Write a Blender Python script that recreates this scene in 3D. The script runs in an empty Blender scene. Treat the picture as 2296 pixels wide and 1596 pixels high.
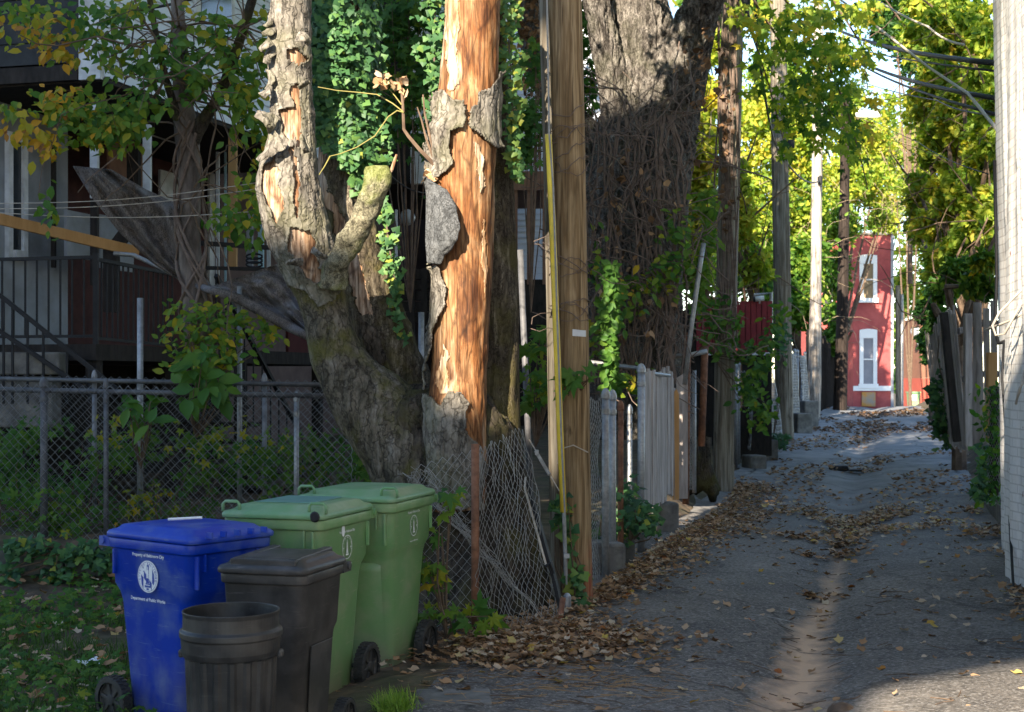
import bpy, math, random
import numpy as np
from mathutils import Vector, Matrix
random.seed(7); rng=np.random.default_rng(11)
sc=bpy.context.scene; col=sc.collection
PI=math.pi; R=math.radians
# ---------------------------------------------------------------- camera calibration helpers
FS=3187.; CX=1147.5; HV=844.; CZ=1.7
def P(u,v,Y): return np.array(((u-CX)/FS*Y, Y, CZ-(v-HV)/FS*Y))
def proj(p):
    p=np.asarray(p,float); return CX+p[...,0]/p[...,1]*FS, HV+(CZ-p[...,2])/p[...,1]*FS
def xc(y): return -0.51+.263*y                      # alley centre line
_py=[-60,17,24,31,41,50,57,64,80,110,250]; _pz=[0,0,.10,.30,.46,.52,.49,.36,-.25,-.9,-1.5]
def zb(y): return np.interp(y,_py,_pz)
def sm(t): t=np.clip(t,0,1); return t*t*(3-2*t)
def vnoise(p,seed=0):
    p=np.asarray(p,float); i=np.floor(p).astype(np.int64); f=p-i; f=f*f*(3-2*f)
    def h(ix,iy,iz):
        n=(ix*73856093)^(iy*19349663)^(iz*83492791)^(seed*2654435761)
        n=(n^(n>>13))*1274126177; n=n^(n>>16); return (n&0xffff)/65535.
    x,y,z=i[...,0],i[...,1],i[...,2]; fx,fy,fz=f[...,0],f[...,1],f[...,2]
    c=lambda a,b,t:a+(b-a)*t
    a=c(c(h(x,y,z),h(x+1,y,z),fx),c(h(x,y+1,z),h(x+1,y+1,z),fx),fy)
    b=c(c(h(x,y,z+1),h(x+1,y,z+1),fx),c(h(x,y+1,z+1),h(x+1,y+1,z+1),fx),fy)
    return c(a,b,fz)*2-1
def fbm(p,seed=0,o=3):
    p=np.asarray(p,float); s=0;a=1.
    for k in range(o): s=s+a*vnoise(p*(2.03**k),seed+k); a*=.5
    return s
def gz(x,y):
    x=np.asarray(x,float); y=np.asarray(y,float); a=x-xc(y)
    z=zb(y)-.07*np.exp(-(a/.3)**2)+.035*np.minimum(np.abs(a),2.2)-.05
    z=z+.05*sm((y-12)/6)*np.sin(y*.55+1.)*np.exp(-((y-19)/9)**2)*1.3
    z=z-.04*sm((-x-.6)/2.)*sm((13-y)/3)-.10*sm((-a-1.7)/1.1)*sm((12.3-y)/1.5)
    yard=sm((-2.0-a)/.5)*sm((y-11.9)/.3)
    z=z+yard*.30
    z=z+.28*sm((a-1.95)/.4)*sm((y-13)/1)
    return z
# ---------------------------------------------------------------- mesh builder
class MB:
    def __init__(s): s.v=[]; s.f=[]; s.m=[]; s.n=0
    def add(s,V,F,m=0):
        V=[tuple(map(float,p)) for p in V]; s.v+=V
        for f in F: s.f.append(tuple(int(i)+s.n for i in f)); s.m.append(m)
        s.n+=len(V); return s
    def box8(s,o,a,b,c,m=0):
        o,a,b,c=[np.asarray(q,float) for q in (o,a,b,c)]
        V=[o,o+a,o+a+b,o+b,o+c,o+a+c,o+a+b+c,o+b+c]
        return s.add(V,[(0,3,2,1),(4,5,6,7),(0,1,5,4),(1,2,6,5),(2,3,7,6),(3,0,4,7)],m)
    def box(s,c,z,rz=0,m=0):
        ca,sa=math.cos(rz),math.sin(rz); c=np.asarray(c,float)
        a=np.array((ca,sa,0))*z[0]; b=np.array((-sa,ca,0))*z[1]; d=np.array((0,0,z[2]))
        return s.box8(c-a/2-b/2-d/2,a,b,d,m)
    def beam(s,p,q,w,h,m=0,up=(0,0,1)):
        p,q=np.asarray(p,float),np.asarray(q,float); d=q-p; L=np.linalg.norm(d); t=d/L
        x=np.cross(t,np.asarray(up,float)); 
        if np.linalg.norm(x)<1e-3: x=np.cross(t,(0,1,0))
        x=x/np.linalg.norm(x); y=np.cross(x,t)
        return s.box8(p-x*w/2-y*h/2,x*w,d,y*h,m)
    def prism(s,poly,d,m=0):
        poly=[np.asarray(p,float) for p in poly]; d=np.asarray(d,float); n=len(poly)
        V=poly+[p+d for p in poly]
        F=[tuple(range(n-1,-1,-1)),tuple(range(n,2*n))]+[(i,(i+1)%n,n+(i+1)%n,n+i) for i in range(n)]
        return s.add(V,F,m)
    def tube(s,pts,rad,n=8,m=0,cap=True):
        pts=np.asarray(pts,float); k=len(pts)
        rad=np.full(k,rad) if np.isscalar(rad) else np.asarray(rad,float)
        T=np.gradient(pts,axis=0); T/=np.linalg.norm(T,axis=1)[:,None]+1e-9
        ref=np.array((1.,0,0)) if abs(T[0][0])<.8 else np.array((0,0,1.))
        V=[];x=np.cross(T[0],ref);x/=np.linalg.norm(x)
        ang=np.arange(n)*2*PI/n
        for i in range(k):
            x=x-T[i]*np.dot(x,T[i]); x/=np.linalg.norm(x)+1e-9; y=np.cross(T[i],x)
            V+=list(pts[i]+rad[i]*(np.cos(ang)[:,None]*x+np.sin(ang)[:,None]*y))
        F=[(i*n+j,i*n+(j+1)%n,(i+1)*n+(j+1)%n,(i+1)*n+j) for i in range(k-1) for j in range(n)]
        if cap: F+=[tuple(range(n-1,-1,-1)),tuple((k-1)*n+j for j in range(n))]
        return s.add(V,F,m)
    def lathe(s,prof,c=(0,0,0),n=24,m=0,M=None,close=False):
        c=np.asarray(c,float); ang=np.arange(n)*2*PI/n; V=[]
        for r,z in prof:
            for a in ang:
                p=np.array((r*math.cos(a),r*math.sin(a),z))
                V.append(c+(M@p if M is not None else p))
        k=len(prof)
        F=[(i*n+j,i*n+(j+1)%n,(i+1)*n+(j+1)%n,(i+1)*n+j) for i in range(k-1) for j in range(n)]
        if close: F+=[tuple(range(n-1,-1,-1)),tuple((k-1)*n+j for j in range(n))]
        return s.add(V,F,m)
    def grid(s,G,m=0):
        a,b=G.shape[:2]; V=G.reshape(-1,3)
        F=[(i*b+j,i*b+j+1,(i+1)*b+j+1,(i+1)*b+j) for i in range(a-1) for j in range(b-1)]
        return s.add(V,F,m)
    def build(s,name,mat,parent=None,smooth=False,bevel=0,solid=0,local=False):
        me=bpy.data.meshes.new(name); me.from_pydata(s.v,[],s.f)
        return fin(me,name,mat,parent,smooth,bevel,solid,local,s.m)
def wl(o):
    p=Vector((0,0,0))
    while o is not None: p=p+o.location; o=o.parent
    return p
def fin(me,name,mat,parent=None,smooth=False,bevel=0,solid=0,local=False,mi=None):
    mats=mat if isinstance(mat,(list,tuple)) else [mat]
    for q in mats: me.materials.append(q)
    if mi is not None and any(mi): me.polygons.foreach_set('material_index',np.array(mi,dtype=np.int32))
    if smooth: me.polygons.foreach_set('use_smooth',np.ones(len(me.polygons),dtype=bool))
    me.update()
    o=bpy.data.objects.new(name,me); col.objects.link(o)
    if parent is not None:
        o.parent=parent
        if not local: o.location=-wl(parent)
    if solid:
        q=o.modifiers.new('solid','SOLIDIFY'); q.thickness=solid; q.offset=0
    if bevel:
        q=o.modifiers.new('bevel','BEVEL'); q.width=bevel; q.segments=2; q.limit_method='ANGLE'; q.angle_limit=R(40)
    return o
def tag(o,label=None,cat=None,group=None,kind=None):
    for k,v in (('label',label),('category',cat),('group',group),('kind',kind)):
        if v: o[k]=v
    return o
def thing(name,label,cat,loc=(0,0,0),rz=0,group=None):
    o=bpy.data.objects.new(name,None); col.objects.link(o); o.location=tuple(map(float,loc)); o.rotation_euler=(0,0,rz); o.empty_display_size=.1
    return tag(o,label,cat,group)
def rawmesh(name,V,loops,counts):
    me=bpy.data.meshes.new(name); V=np.asarray(V,np.float32); loops=np.asarray(loops,np.int32).ravel(); counts=np.asarray(counts,np.int32)
    me.vertices.add(len(V)); me.vertices.foreach_set('co',V.ravel())
    me.loops.add(len(loops)); me.loops.foreach_set('vertex_index',loops)
    st=np.concatenate(([0],np.cumsum(counts)[:-1])).astype(np.int32)
    me.polygons.add(len(counts)); me.polygons.foreach_set('loop_start',st); me.polygons.foreach_set('loop_total',counts)
    me.update(calc_edges=True); return me
# ---------------------------------------------------------------- leaf clouds
def lobed(n=5,deep=.45):                              # ivy / maple outline, fan of triangles, slightly folded
    V=[(0,0.35,0.0)]; k=2*n+1
    for i in range(k):
        t=-2.5+5.0*i/(k-1); r=(.62 if i%2 else .62*(1-deep))*(1.05-.12*abs(t))
        V.append((math.sin(t)*r*1.05,.35+math.cos(t)*r*1.02,-.10*abs(math.sin(t))-.05*(i%2)))
    return np.array(V),[(0,i,i+1) for i in range(1,k)]
OVAL=(np.array([(0,0,0),(.26,.28,.05),(.30,.55,.03),(0,1.05,-.12),(-.30,.55,.03),(-.26,.28,.05),(0,.5,-.03)]),[(0,1,2,6),(6,2,3,3),(0,6,4,5),(6,3,4,4)])
OVAL=(np.array([(0,0,0),(.27,.3,.06),(.27,.62,.04),(0,1.05,-.14),(-.27,.62,.04),(-.27,.3,.06)]),[(0,1,2,3),(0,3,4,5)])
def maple():
    pr=[(-2.55,.42),(-2.1,.30),(-1.85,.62),(-1.5,.40),(-1.15,.55),(-.95,.88),(-.72,.52),(-.5,.44),(-.22,.72),(0,1.08),(.22,.70),(.5,.46),(.72,.54),(.95,.86),(1.2,.53),(1.5,.40),(1.85,.60),(2.1,.31),(2.55,.42)]
    V=[(0,.3,0)]+[(math.sin(t)*r*.62,.3+math.cos(t)*r*.66,-.16*abs(math.sin(t))*r+.05*((i%3)-1)-.12*max(0,math.cos(t))*r) for i,(t,r) in enumerate(pr)]
    return np.array(V),[(0,i,i+1) for i in range(1,len(pr))]
MAPLE=maple(); IVY=lobed(3,.35)
CURL=(np.array([(0,0,0),(.3,.2,.12),(.38,.55,.16),(.12,.75,.05),(0,1.0,.2),(-.14,.72,.05),(-.4,.5,.1),(-.28,.2,.15)]),[(0,1,2,3),(0,3,4,5),(0,5,6,7)])
BLADE=(np.array([(-.03,0,0),(.03,0,0),(.02,.5,.05),(-.02,.5,.05),(0,1,.25)]),[(0,1,2,3),(3,2,4)])
def leaves(name,C,size,mat,tpl=OVAL,hue=None,nrm=None,spread=1.,down=0.,parent=None,hj=.12,roll=None):
    C=np.asarray(C,float); N=len(C)
    if N==0: C=np.zeros((1,3)); N=1
    size=np.broadcast_to(size,(N,))*rng.uniform(.55,1.3,N)
    r=rng.normal(size=(N,3)); r/=np.linalg.norm(r,axis=1)[:,None]
    n=r if nrm is None else np.asarray(nrm,float)+spread*r
    n=n/np.linalg.norm(n,axis=1)[:,None]
    t=rng.normal(size=(N,3)); t[:,2]-=down
    t=t-n*(t*n).sum(1)[:,None]; t/=np.linalg.norm(t,axis=1)[:,None]+1e-9
    b=np.cross(t,n)
    T,F=tpl
    V=C[:,None,:]+size[:,None,None]*(T[None,:,0,None]*b[:,None,:]+T[None,:,1,None]*t[:,None,:]+T[None,:,2,None]*n[:,None,:])
    k=len(T); lo=np.concatenate([np.array(f) for f in F]); cn=np.array([len(f) for f in F])
    L=(lo[None,:]+k*np.arange(N)[:,None]); cts=np.tile(cn,N)
    me=rawmesh(name,V.reshape(-1,3),L,cts)
    h=np.clip((np.zeros(N)+.3 if hue is None else np.broadcast_to(hue,(N,)))+rng.normal(0,hj,N),0,1)
    at=me.attributes.new('hue','FLOAT','FACE'); at.data.foreach_set('value',np.repeat(h,len(F)).astype(np.float32))
    return fin(me,name,mat,parent)
def blob(c,r,n,hollow=.35):                           # clumped points through an ellipsoid
    d=rng.normal(size=(n,3)); d/=np.linalg.norm(d,axis=1)[:,None]
    q=rng.uniform(hollow**3,1,n)**(1/3.)
    return np.asarray(c,float)+d*q[:,None]*np.asarray(r,float)
def clumps(c,r,n,k=30,cr=.28,flat=.7):
    cc=blob(c,np.asarray(r)*.85,k,.2); id=rng.integers(0,k,n)
    s=rng.normal(size=(n,3))*np.array((1,1,flat))*(cr*np.min(r))
    return cc[id]+s, id
# ---------------------------------------------------------------- materials
def nt(name):
    m=bpy.data.materials.new(name); m.use_nodes=True; t=m.node_tree; return m,t,t.nodes['Principled BSDF']
def ramp(t,cols,fac):
    n=t.nodes.new('ShaderNodeValToRGB'); e=n.color_ramp.elements
    k=len(cols)
    while len(e)<k: e.new(.5)
    for i,c in enumerate(cols):
        if len(c)==4: e[i].position=c[3]
        else: e[i].position=i/(k-1) if k>1 else 0
        e[i].color=(c[0],c[1],c[2],1)
    t.links.new(fac,n.inputs[0]); return n.outputs[0]
def noise(t,co,scale,detail=5,st=(1,1,1),dist=0,rough=.6):
    mp=t.nodes.new('ShaderNodeMapping'); mp.inputs['Scale'].default_value=st; t.links.new(co,mp.inputs[0])
    n=t.nodes.new('ShaderNodeTexNoise'); n.inputs['Scale'].default_value=scale; n.inputs['Detail'].default_value=detail
    n.inputs['Roughness'].default_value=rough; n.inputs['Distortion'].default_value=dist
    t.links.new(mp.outputs[0],n.inputs['Vector']); return n.outputs['Fac']
def mixc(t,a,b,f,blend='MIX'):
    n=t.nodes.new('ShaderNodeMix'); n.data_type='RGBA'; n.blend_type=blend
    for s,v in ((n.inputs[6],a),(n.inputs[7],b),(n.inputs[0],f)):
        if hasattr(v,'links') or hasattr(v,'is_linked'): t.links.new(v,s)
        else: s.default_value=(*v,1) if isinstance(v,tuple) else v
    return n.outputs[2]
def math2(t,op,a,b=0.):
    n=t.nodes.new('ShaderNodeMath'); n.operation=op
    for s,v in ((n.inputs[0],a),(n.inputs[1],b)):
        if hasattr(v,'is_linked'): t.links.new(v,s)
        else: s.default_value=v
    return n.outputs[0]
def bump(t,b,h,strength=.5,dist=.01,prev=None):
    n=t.nodes.new('ShaderNodeBump'); n.inputs['Strength'].default_value=strength; n.inputs['Distance'].default_value=dist
    t.links.new(h,n.inputs['Height'])
    if prev is not None: t.links.new(prev,n.inputs['Normal'])
    t.links.new(n.outputs[0],b.inputs['Normal']); return n.outputs[0]
def Mt(name,cols,scale=6,st=(1,1,1),rough=.8,bs=.4,bd=.01,detail=6,dist=0,metal=0,dirt=None,dscale=2.,damt=.6,bscale=None,spec=.3,dst=(1,1,1)):
    m,t,b=nt(name); tc=t.nodes.new('ShaderNodeTexCoord').outputs['Object']
    f=noise(t,tc,scale,detail,st,dist); c=ramp(t,[(*q[:3],p) if len(q)==3 else q for q,p in zip(cols,np.linspace(.3,.7,len(cols)) if len(cols)>1 else [0])],f)
    if dirt:
        g=noise(t,tc,dscale,4,dst); g=ramp(t,[(0,0,0,.45),(1,1,1,.68)],g); g=math2(t,'MULTIPLY',g,damt); c=mixc(t,c,tuple(dirt),g)
    t.links.new(c,b.inputs['Base Color']); b.inputs['Roughness'].default_value=rough; b.inputs['Metallic'].default_value=metal
    b.inputs['Specular IOR Level'].default_value=spec
    if bs: bump(t,b,noise(t,tc,bscale or scale,detail,st,dist),bs,bd)
    return m
def leafmat(name,cols,trans=.35,rough=.55):
    m,t,b=nt(name); a=t.nodes.new('ShaderNodeAttribute'); a.attribute_name='hue'
    c=ramp(t,cols,a.outputs['Fac']); t.links.new(c,b.inputs['Base Color']); b.inputs['Roughness'].default_value=rough
    b.inputs['Specular IOR Level'].default_value=.25
    tr=t.nodes.new('ShaderNodeBsdfTranslucent'); 
    hs=t.nodes.new('ShaderNodeHueSaturation'); hs.inputs['Value'].default_value=1.5; hs.inputs['Saturation'].default_value=1.1; t.links.new(c,hs.inputs['Color']); t.links.new(hs.outputs[0],tr.inputs[0])
    mx=t.nodes.new('ShaderNodeMixShader'); mx.inputs[0].default_value=trans
    t.links.new(b.outputs[0],mx.inputs[1]); t.links.new(tr.outputs[0],mx.inputs[2]); t.links.new(mx.outputs[0],t.nodes['Material Output'].inputs[0])
    return m
G_LEAF=[(.018,.06,.012,0),(.05,.13,.02,.3),(.12,.20,.02,.55),(.34,.28,.02,.75),(.5,.27,.02,.88),(.28,.13,.05,1)]
m_leaf=leafmat('autumn_leaf',G_LEAF)
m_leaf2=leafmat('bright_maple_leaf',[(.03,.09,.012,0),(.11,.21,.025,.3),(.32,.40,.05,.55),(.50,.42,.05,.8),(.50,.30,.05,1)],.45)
m_ivy=leafmat('ivy_leaf',[(.018,.055,.025,0),(.05,.13,.045,.45),(.10,.20,.05,.8),(.24,.26,.04,1)],.25,.5)
m_dead=leafmat('fallen_leaf',[(.07,.045,.03,0),(.18,.10,.05,.3),(.36,.21,.105,.55),(.46,.37,.27,.78),(.45,.31,.05,.92),(.30,.10,.03,1)],.12,.7)
m_grass=leafmat('grass_blade',[(.03,.07,.015,0),(.08,.15,.03,.6),(.2,.22,.06,1)],.3)
m_galv=Mt('galvanised_steel',[(.24,.25,.26),(.40,.40,.40)],30,rough=.5,bs=.15,metal=.55,dirt=(.14,.12,.10),dscale=6,damt=.5)
m_wire=Mt('fence_wire',[(.24,.235,.22),(.36,.35,.33)],30,rough=.55,bs=0,metal=.4)
m_wired=Mt('dark_fence_wire',[(.14,.14,.145),(.27,.27,.28)],8,rough=.55,bs=0,metal=.4)
m_rust=Mt('rusty_iron',[(.10,.045,.025),(.20,.09,.05),(.26,.13,.08)],18,rough=.85,bs=.4,bd=.003,dirt=(.06,.035,.025),dscale=5)
m_rail=Mt('dull_dark_rail',[(.06,.06,.065),(.13,.13,.135)],14,rough=.6,bs=.1,metal=.2)
m_black=Mt('black_iron',[(.007,.007,.009),(.016,.016,.018)],12,rough=.6,bs=.1)
m_cable=Mt('black_cable',[(.012,.012,.014),(.02,.02,.022)],12,rough=.6,bs=0)
m_lcable=Mt('pale_cable',[(.35,.31,.26),(.5,.45,.38)],12,rough=.6,bs=0)
m_conc=Mt('old_concrete',[(.09,.085,.08),(.16,.152,.14),(.22,.21,.19)],9,rough=.9,bs=.6,bd=.012,dirt=(.07,.07,.06),dscale=2.5,damt=.7)
m_greywood=Mt('weathered_wood',[(.20,.17,.155),(.34,.30,.28),(.42,.38,.35)],7,st=(3,3,.35),rough=.9,bs=.5,bd=.006,dirt=(.12,.10,.09),dscale=4,dst=(2,2,.4))
m_newwood=Mt('yellow_lumber',[(.36,.19,.07),(.48,.27,.11)],6,st=(2,2,.4),rough=.8,bs=.2,bd=.003)
m_brownwood=Mt('brown_painted_wood',[(.17,.085,.055),(.24,.13,.085)],8,rough=.8,bs=.2)
m_white=Mt('old_white_paint',[(.5,.5,.5),(.66,.66,.66)],5,rough=.7,bs=.15,dirt=(.26,.24,.22),dscale=3,damt=.6)
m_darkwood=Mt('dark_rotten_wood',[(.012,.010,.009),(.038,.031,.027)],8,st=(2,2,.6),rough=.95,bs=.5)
m_glass=Mt('window_glass',[(.02,.025,.03),(.05,.055,.06)],3,rough=.08,bs=0,spec=.6)
# ================================================================ camera, light
cam=bpy.data.cameras.new('camera'); co=bpy.data.objects.new('camera',cam); col.objects.link(co)
co.location=(0,0,CZ); co.rotation_euler=(R(90),0,0); cam.lens=FS/2295*36; cam.sensor_width=36; cam.shift_y=(844-798)/2295.; cam.clip_end=900; cam.clip_start=.05
cam.dof.use_dof=True; cam.dof.focus_distance=10.; cam.dof.aperture_fstop=5.6
sc.camera=co
SUN_A,SUN_E=R(22),R(26)
w=bpy.data.worlds.new('World'); sc.world=w; w.use_nodes=True; wt=w.node_tree; bg=wt.nodes['Background']
sky=wt.nodes.new('ShaderNodeTexSky'); sky.sky_type='NISHITA'; sky.sun_disc=False; sky.sun_elevation=SUN_E; sky.sun_rotation=SUN_A+PI; sky.ozone_density=1.3; sky.air_density=1.0; sky.dust_density=.1
wt.links.new(sky.outputs[0],bg.inputs[0]); bg.inputs[1].default_value=.095
sl=bpy.data.lights.new('sun','SUN'); so=bpy.data.objects.new('sun',sl); col.objects.link(so)
sl.energy=4.9; sl.angle=R(.5); sl.color=(1,.87,.69)
dv=Vector((math.sin(SUN_A)*math.cos(SUN_E),math.cos(SUN_A)*math.cos(SUN_E),-math.sin(SUN_E)))
so.rotation_euler=dv.to_track_quat('-Z','Y').to_euler()
sc.view_settings.view_transform='Standard'; sc.view_settings.look='None'; sc.view_settings.exposure=2.05; sc.view_settings.gamma=1
sc.cycles.use_denoising=True
sc.cycles.max_bounces=8; sc.cycles.diffuse_bounces=4; sc.cycles.transparent_max_bounces=8
# ================================================================ ground and alley
def axis(segs):
    out=[]
    for a,b,d in segs: out+=list(np.arange(a,b,d))
    return np.array(out+[segs[-1][1]])
gx=axis([(-220,-20,20),(-20,-7,1),(-7,6,.14),(6,20,.5),(20,60,4),(60,260,20)]); gy=axis([(-60,4,4),(4,16,.14),(16,40,.3),(40,80,1),(80,260,15),(260,700,80)])
X,Y=np.meshgrid(gx,gy); Z=gz(X,Y)+.02*fbm(np.stack([X*2,Y*2,X*0],-1),3)*(np.abs(X-xc(Y))>1.9)
a=X-xc(Y); Z-=.06*sm((2.05-np.abs(a))/.2)                    # sunk a little under the paved sheet
m_soil=Mt('leafy_soil',[(.035,.025,.018),(.085,.06,.04),(.16,.105,.065)],5,rough=.95,bs=.8,bd=.03,dirt=(.05,.075,.02),dscale=.9,damt=.5)
tag(MB().grid(np.stack([X,Y,Z],-1)).build('ground',m_soil,smooth=True),kind='structure')
la=np.concatenate([np.linspace(-2.05,-.5,18),np.linspace(-.45,.45,19),np.linspace(.5,1.95,16)]); ls=axis([(-25,4,1),(4,24,.14),(24,60,.35),(60,130,2)])
A,Sx=np.meshgrid(la,ls); edge=.10*fbm(np.stack([Sx*1.1,A*0,A*0],-1),5)*(np.abs(A)>1.7)
AX=xc(Sx)+A+edge*np.sign(A); AZ=gz(AX,Sx)+.004+.012*fbm(np.stack([AX*.9,Sx*.9,AX*0],-1),8)
m_alley,t,b=nt('worn_asphalt'); tc=t.nodes.new('ShaderNodeTexCoord').outputs['Object']
at=t.nodes.new('ShaderNodeAttribute'); at.attribute_name='lat'; lat=at.outputs['Fac']
at2=t.nodes.new('ShaderNodeAttribute'); at2.attribute_name='along'; alo=at2.outputs['Fac']
n1=noise(t,tc,1.1,6); base=ramp(t,[(.06,.053,.048,.3),(.105,.093,.082,.5),(.18,.16,.14,.75)],n1)
grit=noise(t,tc,48,4); spk=noise(t,tc,28,5); base=mixc(t,base,ramp(t,[(.45,.45,.45,.38),(1.35,1.35,1.35,.62)],spk),.85,'MULTIPLY')
base=mixc(t,base,(.30,.285,.27),math2(t,'MULTIPLY',ramp(t,[(0,0,0,.52),(1,1,1,.68)],grit),.75))
conc=ramp(t,[(.14,.145,.15,.35),(.24,.24,.24,.6)],noise(t,tc,2.3,6))
far=math2(t,'ADD',alo,math2(t,'MULTIPLY',math2(t,'SUBTRACT',noise(t,tc,.6,3),.5),9.)); fr=t.nodes.new('ShaderNodeMapRange'); fr.inputs[1].default_value=16; fr.inputs[2].default_value=23; t.links.new(far,fr.inputs[0])
base=mixc(t,base,conc,fr.outputs[0])
# pale silt washed down the gutter
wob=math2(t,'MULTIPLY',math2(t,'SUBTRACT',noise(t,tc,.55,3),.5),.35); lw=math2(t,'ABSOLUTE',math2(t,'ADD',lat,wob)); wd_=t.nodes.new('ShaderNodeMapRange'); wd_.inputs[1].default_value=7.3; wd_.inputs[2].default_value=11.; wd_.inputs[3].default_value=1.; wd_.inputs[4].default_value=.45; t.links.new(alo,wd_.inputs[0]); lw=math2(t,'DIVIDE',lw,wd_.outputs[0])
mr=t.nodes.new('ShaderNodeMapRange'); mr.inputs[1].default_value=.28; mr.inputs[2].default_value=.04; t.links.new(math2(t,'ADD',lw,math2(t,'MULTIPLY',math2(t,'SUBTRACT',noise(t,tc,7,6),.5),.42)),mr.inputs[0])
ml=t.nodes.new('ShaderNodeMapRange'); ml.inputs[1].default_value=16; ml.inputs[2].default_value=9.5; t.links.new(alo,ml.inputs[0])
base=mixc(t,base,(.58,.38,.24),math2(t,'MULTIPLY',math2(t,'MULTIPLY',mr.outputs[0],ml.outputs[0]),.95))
vc=t.nodes.new('ShaderNodeTexVoronoi'); vc.feature='DISTANCE_TO_EDGE'; vc.inputs['Scale'].default_value=.55; va_=t.nodes.new('ShaderNodeVectorMath'); va_.operation='MULTIPLY_ADD'; va_.inputs[1].default_value=(.5,.5,.5); nz_=t.nodes.new('ShaderNodeTexNoise'); nz_.inputs['Scale'].default_value=2.2; nz_.inputs['Detail'].default_value=5; t.links.new(tc,nz_.inputs[0]); t.links.new(nz_.outputs['Color'],va_.inputs[0]); t.links.new(tc,va_.inputs[2]); t.links.new(va_.outputs[0],vc.inputs['Vector'])
base=mixc(t,base,(.02,.018,.016),math2(t,'MULTIPLY',ramp(t,[(1,1,1,.0),(0,0,0,.010)],vc.outputs['Distance']),.75))
sc2=noise(t,tc,2.2,2,(.35,4,1)); base=mixc(t,base,(.42,.42,.42),math2(t,'MULTIPLY',ramp(t,[(0,0,0,.72),(1,1,1,.76)],sc2),.5))
st=ramp(t,[(0,0,0,.62),(1,1,1,.72)],noise(t,tc,1.4,4,(.5,3,1))); base=mixc(t,base,(.20,.17,.14),math2(t,'MULTIPLY',st,.4))
t.links.new(base,b.inputs['Base Color']); b.inputs['Roughness'].default_value=.9
bump(t,b,noise(t,tc,60,6),.7,.008,bump(t,b,noise(t,tc,6,5),.2,.012))
mb=MB().grid(np.stack([AX,Sx,AZ],-1)); ao=mb.build('alley_road',m_alley,smooth=True); tag(ao,kind='structure')
for nm,arr in (('lat',A),('along',Sx)):
    q=ao.data.attributes.new(nm,'FLOAT','POINT'); q.data.foreach_set('value',arr.ravel().astype(np.float32))
xs=np.arange(-16,32,1.); ys=np.arange(-11.,5.6,.6); XX,YY=np.meshgrid(xs,ys); tag(MB().grid(np.stack([XX,YY,gz(XX,YY)+.03],-1)).build('street',Mt('pale_street_concrete',[(.46,.43,.38),(.58,.54,.48)],4,rough=.9,bs=.3),smooth=True),kind='structure')
# ================================================================ wheeled bins
def rr(hx,y0,y1,r,n=4):
    out=[]
    for cx,cy,a0 in ((hx-r,y1-r,0),(-hx+r,y1-r,PI/2),(-hx+r,y0+r,PI),(hx-r,y0+r,1.5*PI)):
        for k in range(n+1):
            a=a0+PI/2*k/n; out.append((cx+r*math.cos(a),cy+r*math.sin(a)))
    return out
def loft(mb,secs,cap0=True,cap1=True):
    n=len(secs[0][1]); V=[(x,y,z) for z,s in secs for x,y in s]
    F=[(i*n+j,i*n+(j+1)%n,(i+1)*n+(j+1)%n,(i+1)*n+j) for i in range(len(secs)-1) for j in range(n)]
    if cap0: F.append(tuple(range(n-1,-1,-1)))
    if cap1: F.append(tuple((len(secs)-1)*n+j for j in range(n)))
    return mb.add(V,F)
def text(s,size,mat,name,parent,M,align='CENTER',mesh_extra=None):
    c=bpy.data.curves.new(name,'FONT'); c.body=s; c.size=size; c.align_x=align; c.offset=size*.018; c.align_y='CENTER'; c.resolution_u=2
    o=bpy.data.objects.new(name,c); col.objects.link(o)
    me=bpy.data.meshes.new_from_object(o.evaluated_get(bpy.context.evaluated_depsgraph_get())); bpy.data.objects.remove(o)
    me.transform(M); me.materials.clear(); return me
def join_text(items,name,mat,parent):
    import bmesh
    bm=bmesh.new()
    for me in items: bm.from_mesh(me)
    me=bpy.data.meshes.new(name); bm.to_mesh(me); return fin(me,name,mat,parent,local=True)
def plastic(name,c,c2,dust):
    m=Mt(name,[c,c2],3,rough=.42,bs=.06,bd=.004,bscale=14,dirt=dust,dscale=5,damt=.6,spec=.35)
    t=m.node_tree; b=t.nodes['Principled BSDF']; src=b.inputs['Base Color'].links[0].from_socket; tc=t.nodes.new('ShaderNodeTexCoord').outputs['Object']
    sx=t.nodes.new('ShaderNodeSeparateXYZ'); t.links.new(tc,sx.inputs[0]); zz=t.nodes.new('ShaderNodeMapRange'); zz.inputs[1].default_value=.42; zz.inputs[2].default_value=.0; t.links.new(sx.outputs[2],zz.inputs[0])
    q=mixc(t,src,tuple(.5*x+.5*y for x,y in zip(dust,(.22,.19,.15))),math2(t,'MULTIPLY',zz.outputs[0],ramp(t,[(.1,.1,.1,.40),(.8,.8,.8,.62)],noise(t,tc,7,7,(1,1,.5)))))
    scn=noise(t,tc,9,4,(.7,.7,9)); q=mixc(t,q,tuple(dust),math2(t,'MULTIPLY',ramp(t,[(0,0,0,.63),(1,1,1,.67)],scn),.6)); t.links.new(q,b.inputs['Base Color']); return m
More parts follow.
